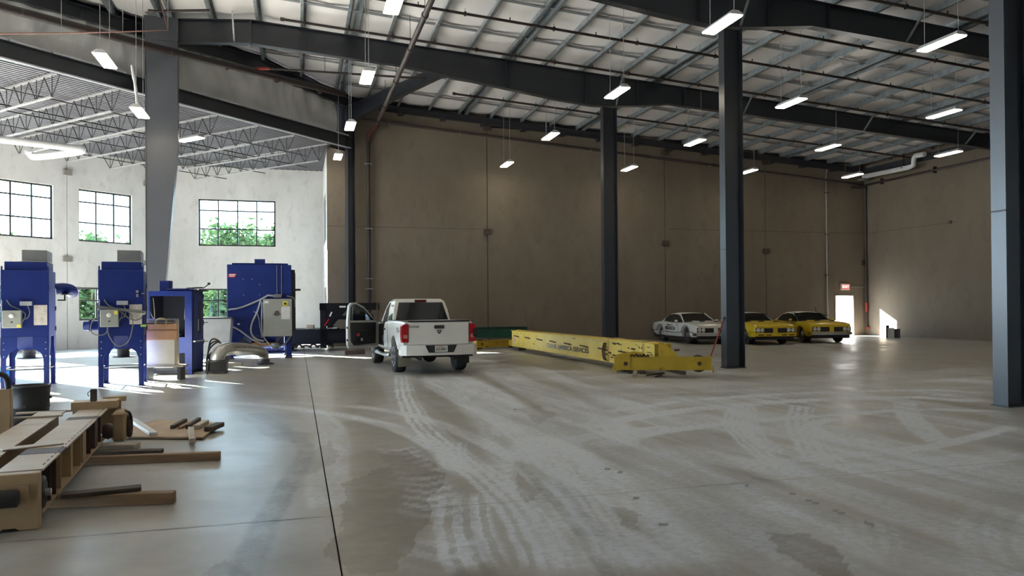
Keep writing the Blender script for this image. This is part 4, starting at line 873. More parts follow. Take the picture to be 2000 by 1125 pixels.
# cream generator cabinet in front of it
q = gnd(291, 740); t = thing('control_cabinet', 'cream control cabinet with slanted panel in front of the blast cabinet', 'cabinet', (q.x+.03, q.y-.12, 0), RZ)
MB().box(-.08, .86, -.32, .1, .30, .345).build('shelf_board', mat('plywood_edge', (.42, .36, .28), .7), t); [MB().box(x, x+.08, -.3, .05, 0, .30).build('stand', M['steel_dark'], t) for x in (0, .72)]
MB().prism([(0-.28, .345), (.06, .345), (.06, 1.42), (-.12, 1.42), (-.28, 1.25)], 0, .66, 'x').build('cabinet_body', M['cream'], t)
MB().box(.02, .645, -.291, -.285, 1.16, 1.34).build('control_panel', M['black'], t); MB().box(-.02, .70, -.2, -.1, 1.40, 1.44).box(.645, .69, -.295, -.1, 1.12, 1.44).build('panel_rim', M['alu'], t)
MB().box(.5, .6, -.29, -.28, .98, 1.02).build('vent', M['black'], t)
for x in (.47, .53, .6): MB().rod((x, -.30, 1.28), (x, -.29, 1.28), .02, 8).build('knob', M['yellow_tag'], t)
q2 = q; t = thing('cardboard_box', 'brown flattened cardboard box hung on the cream cabinet with a coil of hose', 'box', (q.x+.03, q.y-.12, .9), RZ)
MB().bev(-.04, .74, -.36, -.30, .04, .42, .01).build('box_panel', M['card'], t); MB().box(-.04, .74, -.366, -.36, .27, .278).build('fold_line', M['black'], t)
MB().tube([(.38+.12*math.cos(a), -.34+.02*math.sin(a*3), .46+.09*math.sin(a)) for a in np.linspace(-.6, 3.8, 16)], .02, 6).build('hose_coil', mat('coil', (.4, .33, .18), .6), t)

# large blue machine
P = gnd(444, 702.5); RZ = math.radians(2.5); t = thing('blast_machine', 'big blue box machine on legs with a grey control cabinet on its front', 'machine', P, RZ)
f = facing(P, RZ); X1 = f(570, 700)[0]; ZT = f(507, 517)[1]; D = 1.9; Z0 = .78
MB().bev(0, X1, 0, D, Z0, ZT, .012).build('body', M['blue'], t)
MB().bev(.15, X1-.1, .15, D-.2, ZT, ZT+.06, .01).build('roof_rim', M['blue'], t); a, b = f(497, 510)[0], f(518, 510)[0]; MB().bev(a, b, .2, .55, ZT, ZT+.2, .008).build('roof_stub', M['blue'], t)
for sx in (0, X1-.19):
    for sy in (0, D-.19):
        l = MB().box(sx, sx+.19, sy, sy+.19, .05, Z0).build('leg', M['blue'], t); MB().box(sx-.02, sx+.21, sy-.02, sy+.21, 0, .05).build('foot', M['rust'], l)
MB().loft([[(.3, .15, Z0), (X1-.2, .15, Z0), (X1-.2, D-.2, Z0), (.3, D-.2, Z0)], [(1.0, .6, .34), (1.3, .6, .34), (1.3, 1.1, .34), (1.0, 1.1, .34)]], smooth=False).build('hopper', M['blue'], t)
MB().prism([(.19, Z0), (.55, Z0), (.19, Z0-.36)], .02, .04, 'y').build('gusset', M['blue'], t); MB().box(.2, X1-.2, .05, .15, .18, .26).box(.2, X1-.2, D-.2, D-.1, .2, .28).build('base_rail', M['blue'], t)
MB().box(.75, 1.55, .25, .75, .42, .52).build('tray', mat('orange_tray', (.62, .24, .04), .5), t)
MB().box(X1, X1+.12, .2, .3, .9, ZT-.15).box(X1+.02, X1+.14, .25, 1.5, .9, ZT-.25).build('open_door', M['steel_dark'], t); MB().rod((X1+.1, .5, 2.3), (X1+.32, .5, 2.3), .035, 8).build('door_knob', M['black'], t)
a, z1 = f(514, 584); b, z0 = f(570, 656)
c = MB().bev(a, b, -.32, -.02, z0, z1, .012).build('control_cabinet', M['box_grey'], t); MB().bev(a+.012, b-.012, -.335, -.32, z0+.015, z1-.015, .006).build('cabinet_door', M['box_grey'], c)
def onf(px, py): return f(px, py, -.335)
x, z = onf(541, 612); MB().lathe([(.085, -.338), (.085, -.343)], (x, 0, z), 'y', 18).build('round_emblem', mat('emblem', (.09, .06, .06), .5), c); MB().box(x-.12, x+.12, -.346, -.338, z-.05, z-.015).build('emblem_band', mat('emblem_band', (.09, .06, .06), .5), c)
x, z = onf(558, 611); MB().box(x-.14, x+.14, -.34, -.335, z-.21, z+.21).build('notice_sheet', mat('notice', (.66, .66, .66), .7, 0, (.55, .54, .53), 18, p=(.5, .6)), c); x, z = onf(557, 593); MB().box(x-.08, x+.08, -.345, -.335, z-.08, z+.08).build('switch_plate', M['yellow_tag'], c); MB().rod((x, -.36, z), (x, -.34, z), .04, 10).build('rotary_switch', M['black'], c)
x, z = onf(520, 590); MB().box(x-.06, x+.07, -.342, -.335, z-.04, z+.04).build('white_label', M['white'], c)
x, z = f(542, 580); MB().bev(x-.12, x+.12, -.2, -.02, z-.03, z+.09, .01).build('junction_box', M['fan_grey'], t)
for px in (541, 550): q0, q1 = f(px, 518), f(px, 577); MB().rod((q0[0], -.02, q0[1]), (q1[0], -.02, q1[1]), .013, 6).build('thin_conduit', M['cable'], t)
def fc(pts, y=-.08, r=.03, m='cable_l'): cable(t, [(f(*p, y)[0], y, f(*p, y)[1]) for p in pts], r, m, 'conduit', 8)
fc([(446, 605), (470, 601), (500, 589), (518, 580), (524, 577), (540, 579)]); fc([(446, 635), (465, 643), (490, 661), (508, 670), (520, 672)], r=.025); fc([(510, 585), (502, 610), (492, 632), (491, 650), (500, 662), (516, 666)], r=.03); fc([(512, 590), (511, 630), (514, 655), (526, 672), (534, 680)], r=.022); fc([(496, 608), (504, 616), (508, 640), (512, 660)], r=.015)
fc([(568, 655), (560, 668), (548, 676), (538, 680)], r=.025, m='cable'); fc([(560, 578), (574, 583), (576, 600)], r=.025, m='cable')
for k in range(5): x, z = f(542+5*k, 660, -.2); MB().rod((x, -.2, z-.05), (x, -.2, z0), .02, 6).build('cable_gland', M['black'], t)
x, z = f(538, 676, .1); MB().lathe([(.13, -.08), (.16, 0), (.12, .1)], (x, .1, z), 'z', 12).build('valve_body', M['galv'], t)
x, z = f(453.5, 538); MB().prism([(x-.13, z-.06), (x+.08, z-.06), (x+.14, z+.06), (x-.1, z+.06)], -.008, 0, 'y').build('maker_badge', M['redlogo'], t); MB().box(x-.1, x+.1, -.011, -.008, z+.005, z+.04).box(x-.08, x+.07, -.011, -.008, z-.04, z-.015).build('badge_lettering', M['white'], t)
for p in ((475, 545), (492, 545), (507, 556), (476, 576), (507, 576), (530, 590)): x, z = f(*p); MB().rod((x, -.006, z), (x, 0, z), .016, 6).build('bolt', M['cable_l'], t)
x, z = f(466, 633); MB().box(x-.04, x+.04, -.006, 0, z-.025, z+.025).build('small_label', M['white'], t)
for pz in (1.9, 2.15): MB().rod((-.12, .4, pz), (0, .4, pz), .03, 6).build('side_fitting', M['black'], t)
# silver duct elbow lying before it
P = gnd(425, 729); t = thing('silver_duct', 'bent silver metal duct on the floor before the blue machine', 'duct', P, 0); e = gnd(516, 711.5)-P
pts = bez([(0, 0, .30), (.01, 0, .44), (.10, .14, .58), (.30, .62, .60), (e.x*.5, e.y*.5, .55), (e.x*.8, e.y*.8, .46), (e.x*.97, e.y*.97, .34), (e.x, e.y, .12)], 5)
MB().tube(pts, [.18]*6+[.18-.0015*i for i in range(len(pts)-6)], 16).build('duct_bend', M['galv_duct'], t)
MB().lathe([(.24, .3), (.24, .34), (.2, .35)], (0, 0, 0), 'z', 16).build('inlet_collar', M['steel_dark'], t); MB().lathe([(.28, .0), (.28, .03), (.16, .06), (.16, .16)], tuple(e), 'z', 16).build('outlet_flange', M['steel_dark'], t)
bx = MB()
for x in (-.24, .2): bx.box(x, x+.04, -.24, -.2, 0, .32).box(x, x+.04, .2, .24, 0, .32)
bx.box(-.28, .28, -.26, -.22, .04, .08).box(-.24, .24, -.2, .2, .06, .3).box(-.28, .28, -.25, .25, .28, .31); bx.build('fan_base', M['black'], t)
P = gnd(406, 727); t = thing('hose_reel', 'dark tangle of hoses and pump parts beside the blast cabinet', 'equipment', (P.x, P.y+.5, 0))
MB().box(-.1, .3, -.1, .3, 0, .2).build('pump_base', M['steel_dark'], t); MB().lathe([(.14, -.2), (.16, 0), (.14, .2)], (.1, .1, .36), 'y', 12).build('motor', M['blue_in'], t)
for k in range(3): cable(t, [(-.1, .1*k, .2), (.0, .1*k, .6+.1*k), (.25, .1, .75), (.35, 0, .3), (.4, -.1, .02)], .022, 'rubber', 'hose')
P = gnd(436, 714); t = thing('hopper_bin', 'pale grey metal bin behind the silver duct', 'bin', (P.x-1.1, P.y+1.7, 0)); MB().loft([[(0, 0, .25), (1.1, 0, .25), (1.1, .8, .25), (0, .8, .25)], [(-.1, -.1, 1.35), (1.2, -.1, 1.35), (1.2, .9, 1.35), (-.1, .9, 1.35)]], smooth=False).build('bin_body', M['cable_l'], t)
for x in (0, 1.0):
    for y in (0, .7): MB().box(x, x+.08, y, y+.08, 0, .3).build('leg', M['steel_dark'], t)
MB().box(-.14, 1.24, -.14, .94, 1.35, 1.4).build('lid', M['steel_dark'], t)
q = gnd(449, 715); o = MB().box(-.35, .35, -.06, .06, 0, .1).build('wood_block', mat('wood_block', (.36, .30, .23), .8)); o.location = (q.x, q.y, 0); o.rotation_euler = (0, 0, math.radians(-16)); tag(o, 'short pale timber lying behind the silver duct base', 'timber')
# ---------------------------------------------------------------- vehicles
M['wpaint'] = mat('white_car_paint', (.66, .65, .60), .28, 0, (.60, .58, .53), .8, coat=.5)
M['ypaint'] = mat('yellow_car_paint', (.62, .44, .02), .28, 0, (.55, .38, .015), .8, coat=.5)
M['topwhite'] = mat('white_vinyl_top', (.62, .60, .55), .6)
M['cglass'] = mat('dark_car_glass', (.010, .012, .013), .04, 0, (.012, .014, .014), 1, spec=.6)
M['tail'] = mat('red_lens', (.42, .012, .018), .18, 0, (.25, .008, .012), 9)
M['headlight'] = mat('headlight_glass', (.55, .55, .52), .12)
M['plastic'] = mat('black_trim', (.016, .016, .017), .5)
M['grille'] = mat('grille_dark', (.012, .012, .012), .6)
def ring_sec(y, pts):                                # right half section from bottom centre to top centre -> full ring
    r = [(x, y, z) for x, z in pts]; return r + [(-x, y, z) for x, z in reversed(pts) if x > 1e-6]
def wheel(parent, x, y, r, w, side, rim='alu', spokes=5, name='wheel'):
    o = MB().lathe([(r*.66, -w/2), (r*.93, -w/2), (r, -w*.36), (r, w*.36), (r*.93, w/2), (r*.66, w/2), (r*.62, w*.3), (r*.62, -w*.3)], (0, 0, 0), 'x', 28).build(name, M['rubber'], parent); o.location = (x, y, r)
    s = side; MB().lathe([(.02, s*w*.18), (r*.6, s*w*.22), (r*.665, s*w*.46), (r*.62, s*w*.48), (r*.58, s*w*.34), (.02, s*w*.26)], (0, 0, 0), 'x', 24).build('rim', M['grille'], o)
    for k in range(spokes):
        a = 2*PI*k/spokes; MB().bar((s*w*.36, 0, 0), (s*w*.42, math.cos(a)*r*.62, math.sin(a)*r*.62), .05+r*.12, .05, (1, 0, 0)).build('spoke', M[rim], o)
    MB().lathe([(r*.17, s*w*.3), (r*.17, s*w*.46), (r*.1, s*w*.5)], (0, 0, 0), 'x', 14).build('hub_cap', M[rim], o); MB().lathe([(r*.60, s*w*.40), (r*.67, s*w*.47), (r*.70, s*w*.47), (r*.64, s*w*.38)], (0, 0, 0), 'x', 28).build('rim_ring', M[rim], o)
    return o
def muscle_car(name, label, wheel_px, side, rz, paint, text_on=False, dark_front=False):
    """1970s two-door convertible with the top up; y forward"""
    q = gnd(*wheel_px); R = Matrix.Rotation(rz, 3, 'Z'); off = R @ Vector((.76*side, 1.42, 0)); t = thing(name, label, 'car', (q.x-off.x, q.y-off.y, 0), rz)
    S = [(-2.70, .80, .42, .60, .80, .0), (-2.62, .88, .36, .58, .85, .02), (-2.3, .93, .30, .58, .89, .03), (-1.9, .955, .26, .58, .92, .03), (-1.42, .97, .24, .58, .95, .02), (-1.0, .97, .23, .56, .955, .01), (-.5, .96, .22, .55, .92, .02), (0, .955, .22, .55, .905, .02), (.6, .955, .22, .55, .905, .03), (1.0, .96, .23, .56, .92, .045), (1.42, .965, .24, .57, .93, .05), (1.9, .95, .27, .58, .90, .05), (2.2, .925, .31, .60, .86, .04), (2.34, .90, .36, .62, .82, .02), (2.40, .86, .40, .62, .78, 0)]
    rings = []
    for y, hw, zb, zs, zt, cr in S:
        rings.append(ring_sec(y, [(0, zb), (hw*.86, zb), (hw*.97, zb+.10), (hw, zs), (hw*.985, zt-.14), (hw*.945, zt-.02), (hw*.86, zt), (hw*.55, zt+cr*.7), (0, zt+cr)]))
    body = MB().loft(rings).build('body', M[paint], t)
    cut = MB()
    for y in (-1.42, 1.42): cut.lathe([(.385, -1.3), (.385, 1.3)], (0, y, .36), 'x', 24)
    booldiff(body, cut); sharp(body, 38)
    MB().box(-.9, .9, -2.3, 2.1, .2, .3).build('underbody', M['plastic'], t)
    for y in (-1.42, 1.42): MB().box(-.62, .62, y-.4, y+.4, .25, .72).build('wheel_well', M['plastic'], t)
    # folded-up top with glass
    G = [(-1.72, -.9, .80, .90), (-1.40, -.95, .77, 1.13), (-1.12, -.6, .68, 1.27), (-.7, -.5, .62, 1.335), (-.2, -.4, .60, 1.335), (.06, -.3, .585, 1.30)]
    rr = []
    for y, _, hw, z in G: rr.append([(hw+.03 if z > 1 else hw, y, .90), (hw*.99, y, z-.09) if z > 1 else (hw, y, z), (hw*.86, y, z-.015), (hw*.4, y, z+.01), (0, y, z+.015), (-hw*.4, y, z+.01), (-hw*.86, y, z-.015), (-hw*.99, y, z-.09) if z > 1 else (-hw, y, z), (-(hw+.03) if z > 1 else -hw, y, .90)])
    sharp(MB().loft(rr, closed=False, caps=False).build('soft_top', M['topwhite'], t), 50)
    ws = MB().add([(-.74, .78, .93), (.74, .78, .93), (.57, .06, 1.285), (-.57, .06, 1.285), (-.73, .70, .90), (.73, .70, .90), (.56, 0, 1.26), (-.56, 0, 1.26)], [(0,1,2,3),(7,6,5,4),(0,4,5,1),(1,5,6,2),(2,6,7,3),(3,7,4,0)]).build('windshield', M['cglass'], t)
    for s in (-1, 1):
        MB().bar((s*.755, .79, .92), (s*.585, .05, 1.295), .05, .035).build('pillar', M['topwhite' if paint == 'wpaint' else 'chrome'], t)
        sg = [(.66, .93), (.03, 1.265), (-.35, 1.285), (-.85, 1.24), (-1.18, 1.08), (-1.3, .94)]
        mb = MB(); xs = lambda z: s*(.835-.33*(z-.9)); n = len(sg)
        mb.add([(xs(z), y, z) for y, z in sg]+[(xs(z)-s*.05, y, z) for y, z in sg], [tuple(range(n)), tuple(range(2*n-1, n-1, -1))]+[(i, n+i, n+(i+1) % n, (i+1) % n) for i in range(n)]); mb.build('side_window', M['cglass'], t)
        MB().bev(min(s*.9, s*1.04), max(s*.9, s*1.04), .42, .52, .93, 1.03, .03).build('mirror', M[paint], t)
        MB().box(min(s*.955, s*.975), max(s*.955, s*.975), -.45, -.28, .76, .785).build('door_handle', M['chrome'], t)
        for y in (.62, -.62): MB().box(min(s*.955, s*.962), max(s*.955, s*.962), y-.004, y+.004, .34, .9).build('door_gap', M['plastic'], t)
        # side stripe hopping over the wheel arches
        if paint == 'wpaint':
            pts = [(-2.55, .52)] + [(-1.42+.46*math.cos(a), .36+.43*math.sin(a)) for a in np.linspace(PI*.88, PI*.10, 9)] + [(0, .46)] + [(1.42+.46*math.cos(a), .36+.43*math.sin(a)) for a in np.linspace(PI*.90, PI*.12, 9)] + [(2.2, .52)]
            st = MB()
            for (a, b), (c, d) in zip(pts[:-1], pts[1:]): st.bar((s*.958, a, b), (s*.958, c, d), .035, .025, (0, 0, 1))
            st.build('side_stripe', M['plastic'], t)
        for k in (-1, 1): pass
    for s in (-1, 1): MB().prism([(s*.2, .95), (s*.42, .95), (s*.46, 1.75), (s*.22, 1.75)], .935, .985, 'z').build('hood_scoop', M[paint], t); MB().box(min(s*.22, s*.45), max(s*.22, s*.45), 1.745, 1.765, .945, .982).build('scoop_mouth', M['grille'], t)
    if paint == 'wpaint':
        for s in (-1, 1): MB().prism([(s*.2, .95), (s*.42, .95), (s*.46, 1.75), (s*.22, 1.75)], .986, .988, 'z').build('hood_stripe', M['plastic'], t)
    # front: split grille, four lamps, bumper
    for s in (-1, 1):
        MB().bev(min(s*.10, s*.50), max(s*.10, s*.50), 2.34, 2.415, .50, .70, .012).build('grille', M['grille'], t)
        MB().bev(min(s*.50, s*.86), max(s*.50, s*.86), 2.30, 2.405, .51, .70, .012).build('lamp_panel', M['grille'] if dark_front else M['plastic'], t)
        for x in (.58, .75):
            h = MB().lathe([(.075, 2.39), (.085, 2.42), (.06, 2.435)], (s*x, 0, .61), 'y', 16).build('headlight', M['headlight'], t)
    bp = M['chrome'] if paint == 'wpaint' or dark_front else M[paint]
    MB().loft([[(-.93, 2.12, z0), (-.90, 2.42, z0), (-.6, 2.50, z0), (0, 2.53, z0), (.6, 2.50, z0), (.90, 2.42, z0), (.93, 2.12, z0)] for z0 in (.36, .49)], closed=True, smooth=False).build('front_bumper', bp, t)
    if not dark_front and paint != 'wpaint':
        for x in (-.66, -.33, .33, .66): MB().box(x-.11, x+.11, 2.44, 2.525, .40, .44).build('bumper_slot', M['grille'], t)
    MB().box(-.8, .8, 2.05, 2.4, .22, .36).build('front_valance', M['plastic'], t)
    MB().loft([[(-.9, -2.45, z0), (-.84, -2.72, z0), (.84, -2.72, z0), (.9, -2.45, z0)] for z0 in (.42, .55)], smooth=False).build('rear_bumper', M['chrome'], t)
    for s in (-1, 1): MB().box(min(s*.3, s*.78), max(s*.3, s*.78), -2.73, -2.7, .6, .74).build('tail_lamp', M['tail'], t)
    for x in (-.76, .76):
        for y in (-1.42, 1.42): wheel(t, x, y, .335, .22, 1 if x > 0 else -1, 'chrome' if y > 0 else 'alu')
    if text_on:
        tx = mat('car_lettering', (.03, .03, .03), .5)
        text(t, 'OFFICIAL PACE CAR', .21, (.978, -.25, .64), (PI/2, 0, PI/2), tx, ext=.002, font_scale=.58); [MB().box(.975, .983, y, y+w, .785, .815).build('small_lettering', tx, t) for y, w in ((-.62, .1), (-.49, .16), (-.3, .12), (-.15, .14), (.02, .08))]
        MB().prism([(.42, .80), (.52, .83), (.56, .80), (.50, .77)], .972, .98, 'x').build('door_emblem', tx, t)
    return t
muscle_car('convertible_car', 'white convertible car with black side lettering and white top', (1347, 671.3), 1, math.radians(175), 'wpaint', True)
muscle_car('convertible_car', 'yellow car partly hidden behind the column with the red bar', (1527, 671.0), -1, math.radians(171), 'ypaint')
muscle_car('convertible_car', 'yellow convertible car with chrome bumper parked nearest the bright exit door', (1571, 668.6), 1, math.radians(168), 'ypaint', dark_front=True)

# pickup seen from behind, driver's door open
RZT = math.radians(3.0)
t = thing('pickup_truck', 'white pickup truck seen from behind with its left front door open', 'truck', (3.33, 19.72, 0), RZT)
def tsec(y, hw, zb, zt, cr=0): return ring_sec(y, [(0, zb), (hw*.90, zb), (hw*.975, zb+.08), (hw, zb+.3), (hw*.99, zt-.22), (hw*.955, zt-.04), (hw*.92, zt), (hw*.5, zt+cr), (0, zt+cr)])
bed = MB().loft([tsec(-1.12, .90, .60, 1.31), tsec(-1.0, .925, .56, 1.315), tsec(-.4, .945, .53, 1.32), tsec(.3, .94, .52, 1.32), tsec(.84, .925, .52, 1.32)]).build('cargo_bed', M['wpaint'], t)
cut = MB().box(-.76, .76, -1.08, .78, .80, 2).lathe([(.50, -1.3), (.50, -.60)], (0, 0, .44), 'x', 26).lathe([(.50, .60), (.50, 1.3)], (0, 0, .44), 'x', 26); booldiff(bed, cut); sharp(bed, 35)
MB().box(-.9, .9, -1.0, .84, .42, .53).build('frame_rails', M['plastic'], t)
for s in (-1, 1): MB().box(min(s*.55, s*.62), max(s*.55, s*.62), -.52, .52, .45, .95).build('wheel_liner', M['plastic'], t); MB().bev(min(s*.76, s*.90), max(s*.76, s*.90), -1.08, .82, 1.318, 1.335, .008).build('bed_rail_cap', M['plastic'], t)
MB().box(-.76, .76, -1.08, .78, .80, .83).build('bed_liner', M['plastic'], t)
tg = MB().bev(-.77, .77, -1.15, -1.06, .735, 1.30, .02).build('tailgate', M['wpaint'], t)
MB().bev(-.79, .79, -1.16, -1.03, 1.30, 1.335, .01).build('tailgate_cap', M['plastic'], tg); MB().bev(-.13, .13, -1.17, -1.14, 1.13, 1.22, .02).build('tailgate_handle', M['plastic'], tg)
MB().prism([(-.05, 1.10), (.05, 1.10), (.045, 1.04), (0, 1.00), (-.045, 1.04)], -1.162, -1.15, 'y').build('emblem', M['grille'], tg)
MB().prism([(-.03, 1.085), (.03, 1.085), (.02, 1.05), (0, 1.035), (-.02, 1.05)], -1.165, -1.16, 'y').build('emblem_centre', M['alu'], tg)
text(tg, 'DODGE', .07, (-.63, -1.152, 1.185), (PI/2, 0, 0), M['grille'], ext=.001)
for s in (-1, 1):
    l = MB().prism([(s*.775, .80), (s*.925, .80), (s*.94, 1.0), (s*.935, 1.2), (s*.90, 1.24), (s*.775, 1.26)], -1.165, -.95, 'y').build('tail_lamp', M['tail'], t); MB().box(min(s*.80, s*.9), max(s*.80, s*.9), -1.172, -1.16, .90, .99).build('reverse_lens', mat('clear_lens', (.5, .2, .2), .15), l)
MB().box(.86, .99, -1.19, -1.0, .92, 1.12).build('lamp_guard', M['plastic'], t)
bm_ = MB().loft([[(-.97, -.92, z), (-.96, -1.18, z), (-.85, -1.30, z), (-.4, -1.36, z), (.4, -1.36, z), (.85, -1.30, z), (.96, -1.18, z), (.97, -.92, z)] for z in (.485, .52, .70, .735)], smooth=False).build('rear_bumper', M['wpaint'], t)
MB().prism([(-.40, .735), (.40, .735), (.31, .55), (-.31, .55)], -1.368, -1.36, 'y').build('step_recess', M['plastic'], bm_)
pl = MB().bev(-.16, .16, -1.378, -1.366, .565, .72, .008).build('licence_plate', mat('plate_white', (.55, .54, .48), .5), bm_); text(pl, 'JG2-8861', .085, (0, -1.38, .635), (PI/2, 0, 0), M['grille'], ext=.001, font_scale=.8); MB().box(-.06, .06, -1.381, -1.377, .688, .702).build('plate_band', M['redlogo'], pl)
MB().lathe([(.16, -.1), (.2, 0), (.16, .1)], (0, -.05, .43), 'y', 16).rod((-.8, 0, .43), (.8, 0, .43), .06, 10).build('rear_axle', M['plastic'], t)
MB().box(-.5, .5, -1.0, -.4, .42, .5).bar((.45, -1.05, .40), (.45, -.2, .45), .1, .1).bar((-.45, -1.05, .40), (-.45, -.2, .45), .07, .1).build('tow_frame', M['plastic'], t)
MB().box(-.92, -.60, -.60, -.58, .17, .60).build('mud_flap', mat('mud_flap', (.20, .18, .13), .8), t); MB().box(.60, .92, -.60, -.58, .22, .60).build('mud_flap', M['rubber'], t)
# cab
cab = MB().loft([tsec(.88, .925, .50, 1.27), tsec(1.6, .93, .48, 1.27), tsec(2.4, .93, .48, 1.25), tsec(2.9, .93, .50, 1.22, .02), tsec(3.6, .925, .52, 1.19, .05), tsec(4.1, .88, .50, 1.12, .04), tsec(4.3, .78, .52, 1.0, .02)]).build('cab_body', M['wpaint'], t)
cut = MB().lathe([(.50, -1.3), (.50, -.60)], (0, 3.52, .44), 'x', 26).lathe([(.50, .60), (.50, 1.3)], (0, 3.52, .44), 'x', 26).box(-1.2, -.40, 1.66, 2.66, .60, 1.6); booldiff(cab, cut); sharp(cab, 35)
gr = [(0, .86, .80, 1.26, 2.95), (.5, 1.0, .745, 1.62, 2.45), (.8, 1.10, .68, 1.83, 2.15), (1, 1.22, .60, 1.90, 1.98)]
rings = []
for k, y0, hw, z, y1 in gr: rings.append([(-hw, y0, z), (-hw*.5, y0-.03, z), (hw*.5, y0-.03, z), (hw, y0, z), (hw*1.01, (y0+y1)/2, z), (hw*.97, y1, z), (hw*.5, y1+.06, z), (-hw*.5, y1+.06, z), (-hw*.97, y1, z), (-hw*1.01, (y0+y1)/2, z)])
gh = MB().loft(rings).build('cab_roof', M['wpaint'], t)
booldiff(gh, MB().prism([(1.68, 1.2), (2.72, 1.2), (2.30, 1.62), (1.95, 1.80), (1.68, 1.80)], -1.2, -.40, 'x')); sharp(gh, 30)
MB().add([(-.73, .812, 1.30), (.73, .812, 1.30), (.60, 1.035, 1.80), (-.60, 1.035, 1.80), (-.73, .90, 1.30), (.73, .90, 1.30), (.60, 1.12, 1.80), (-.60, 1.12, 1.80)], [(0,1,2,3),(7,6,5,4),(0,4,5,1),(1,5,6,2),(2,6,7,3),(3,7,4,0)]).build('rear_window', M['cglass'], t)
MB().bev(-.16, .16, 1.03, 1.13, 1.805, 1.875, .012).build('brake_lamp', mat('dark_red_lens', (.10, .01, .012), .2), t)
for s in (-1, 1):
    xs = lambda z: s*(.808-.20*(z-1.26)); n = 4
    for nm, sg in (('quarter_window', [(1.0, 1.31), (1.58, 1.31), (1.58, 1.74), (1.14, 1.74)]),) + ((('side_window', [(1.72, 1.31), (2.74, 1.31), (2.28, 1.68), (1.72, 1.76)]),) if s > 0 else ()):
        mb = MB(); mb.add([(xs(z)+s*.005, y, z) for y, z in sg]+[(xs(z)-s*.04, y, z) for y, z in sg], [(0,1,2,3),(7,6,5,4),(0,4,5,1),(1,5,6,2),(2,6,7,3),(3,7,4,0)]); mb.build(nm, M['cglass'], t)
    MB().box(min(s*.925, s*.933), max(s*.925, s*.933), 1.60, 1.608, .55, 1.27).build('door_gap', M['plastic'], t); MB().box(min(s*.925, s*.933), max(s*.925, s*.933), .98, .988, .55, 1.27).build('door_gap', M['plastic'], t)
    MB().bev(min(s*.92, s*.955), max(s*.92, s*.955), 1.40, 1.55, 1.05, 1.10, .01).build('door_handle', M['plastic'], t)
    MB().tube([(s*.90, .75, .40), (s*.96, .9, .38), (s*.96, 2.7, .38), (s*.90, 2.9, .40)], .05, 8).build('side_step', M['alu'], t)
MB().add([(-.74, 2.98, 1.27), (.74, 2.98, 1.27), (.57, 2.12, 1.86), (-.57, 2.12, 1.86), (-.74, 2.93, 1.27), (.74, 2.93, 1.27), (.57, 2.07, 1.86), (-.57, 2.07, 1.86)], [(0,1,2,3),(7,6,5,4),(0,4,5,1),(1,5,6,2),(2,6,7,3),(3,7,4,0)]).build('windshield', M['cglass'], t)
MB().box(-.42, -.40, 1.66, 2.66, .60, 1.55).box(-.92, -.40, 2.65, 2.66, .60, 1.2).box(-.92, -.40, 1.66, 2.66, .60, .61).box(-.92, -.40, 1.66, 1.672, .60, 1.24).build('cab_lining', M['grille'], t)
MB().bev(-.86, -.42, 1.75, 2.3, .62, .92, .05).bev(-.84, -.44, 1.68, 1.82, .85, 1.5, .05).build('seat', mat('seat_cloth', (.07, .07, .075), .9), t); MB().lathe([(.17, -.02), (.19, 0), (.17, .02)], (-.62, 2.5, 1.15), 'y', 18).build('steering_wheel', M['plastic'], t)
text(t, '4x4', .12, (-.952, -.62, 1.13), (PI/2, 0, -PI/2), M['grille'], ext=.001); text(t, 'OFF ROAD', .06, (-.953, -.70, 1.06), (PI/2, 0, -PI/2), M['grille'], ext=.001)
MB().box(-.88, .88, 4.05, 4.42, .52, .74).build('front_bumper', M['wpaint'], t); MB().box(-.6, .6, 4.28, 4.36, .76, 1.0).build('front_grille', M['chrome'], t)
for x in (-.80, .80):
    for y in (0, 3.52): wheel(t, x, y, .40, .28, 1 if x > 0 else -1, 'alu', 8)
# open door, hinged at its front edge
d = bpy.data.objects.new('front_door', None); COL.objects.link(d); d.parent = t; d.location = (-.93, 2.66, 0); d.rotation_euler = (0, 0, math.radians(-66))
OUT = [(0, .60), (-.06, .52), (-.98, .52), (-1.02, .62), (-1.02, 1.26), (-.97, 1.72), (-.90, 1.80), (-.76, 1.815), (-.50, 1.70), (-.12, 1.30), (0, 1.24)]
WIN = [(-.93, 1.30), (-.905, 1.68), (-.84, 1.75), (-.74, 1.755), (-.50, 1.63), (-.17, 1.30)]
dm = MB().prism(OUT, -.05, .05, 'x').build('door_shell', M['wpaint'], d); booldiff(dm, MB().prism(WIN, -.2, .2, 'x'))
dm.data.materials.clear(); dm.data.materials.append(mat('door_jamb_paint', (.40, .40, .37), .4))
inn = MB().prism([(-.12, .64), (-.82, .60), (-.93, .72), (-.94, 1.25), (-.10, 1.24)], .05, .075, 'x').build('inner_trim', M['plastic'], d)
MB().bev(.075, .12, -.75, -.30, .98, 1.03, .012).build('arm_rest', M['plastic'], d); MB().box(.076, .085, -.8, -.2, .70, .76).build('map_pocket', M['grille'], d); MB().box(.08, .1, -.62, -.56, .72, .8).build('pocket_item', M['alu'], d); MB().rod((.08, -.70, .90), (.09, -.70, .90), .05, 10).build('speaker', M['redlogo'], d)
MB().prism(WIN, -.006, .006, 'x').build('door_glass', glass('door_glass', (.35, .38, .40), .10), d)
fr = MB()
for (a, b), (c, e) in zip(WIN, WIN[1:]): fr.bar((.045, a, b), (.045, c, e), .03, .03)
fr.build('window_seal', M['plastic'], d)
m_ = MB().bev(-.34, -.08, -.20, -.08, 1.26, 1.50, .03).build('door_mirror', M['plastic'], d); MB().box(-.32, -.1, -.207, -.2, 1.29, 1.47).build('mirror_glass', M['chrome'], m_)
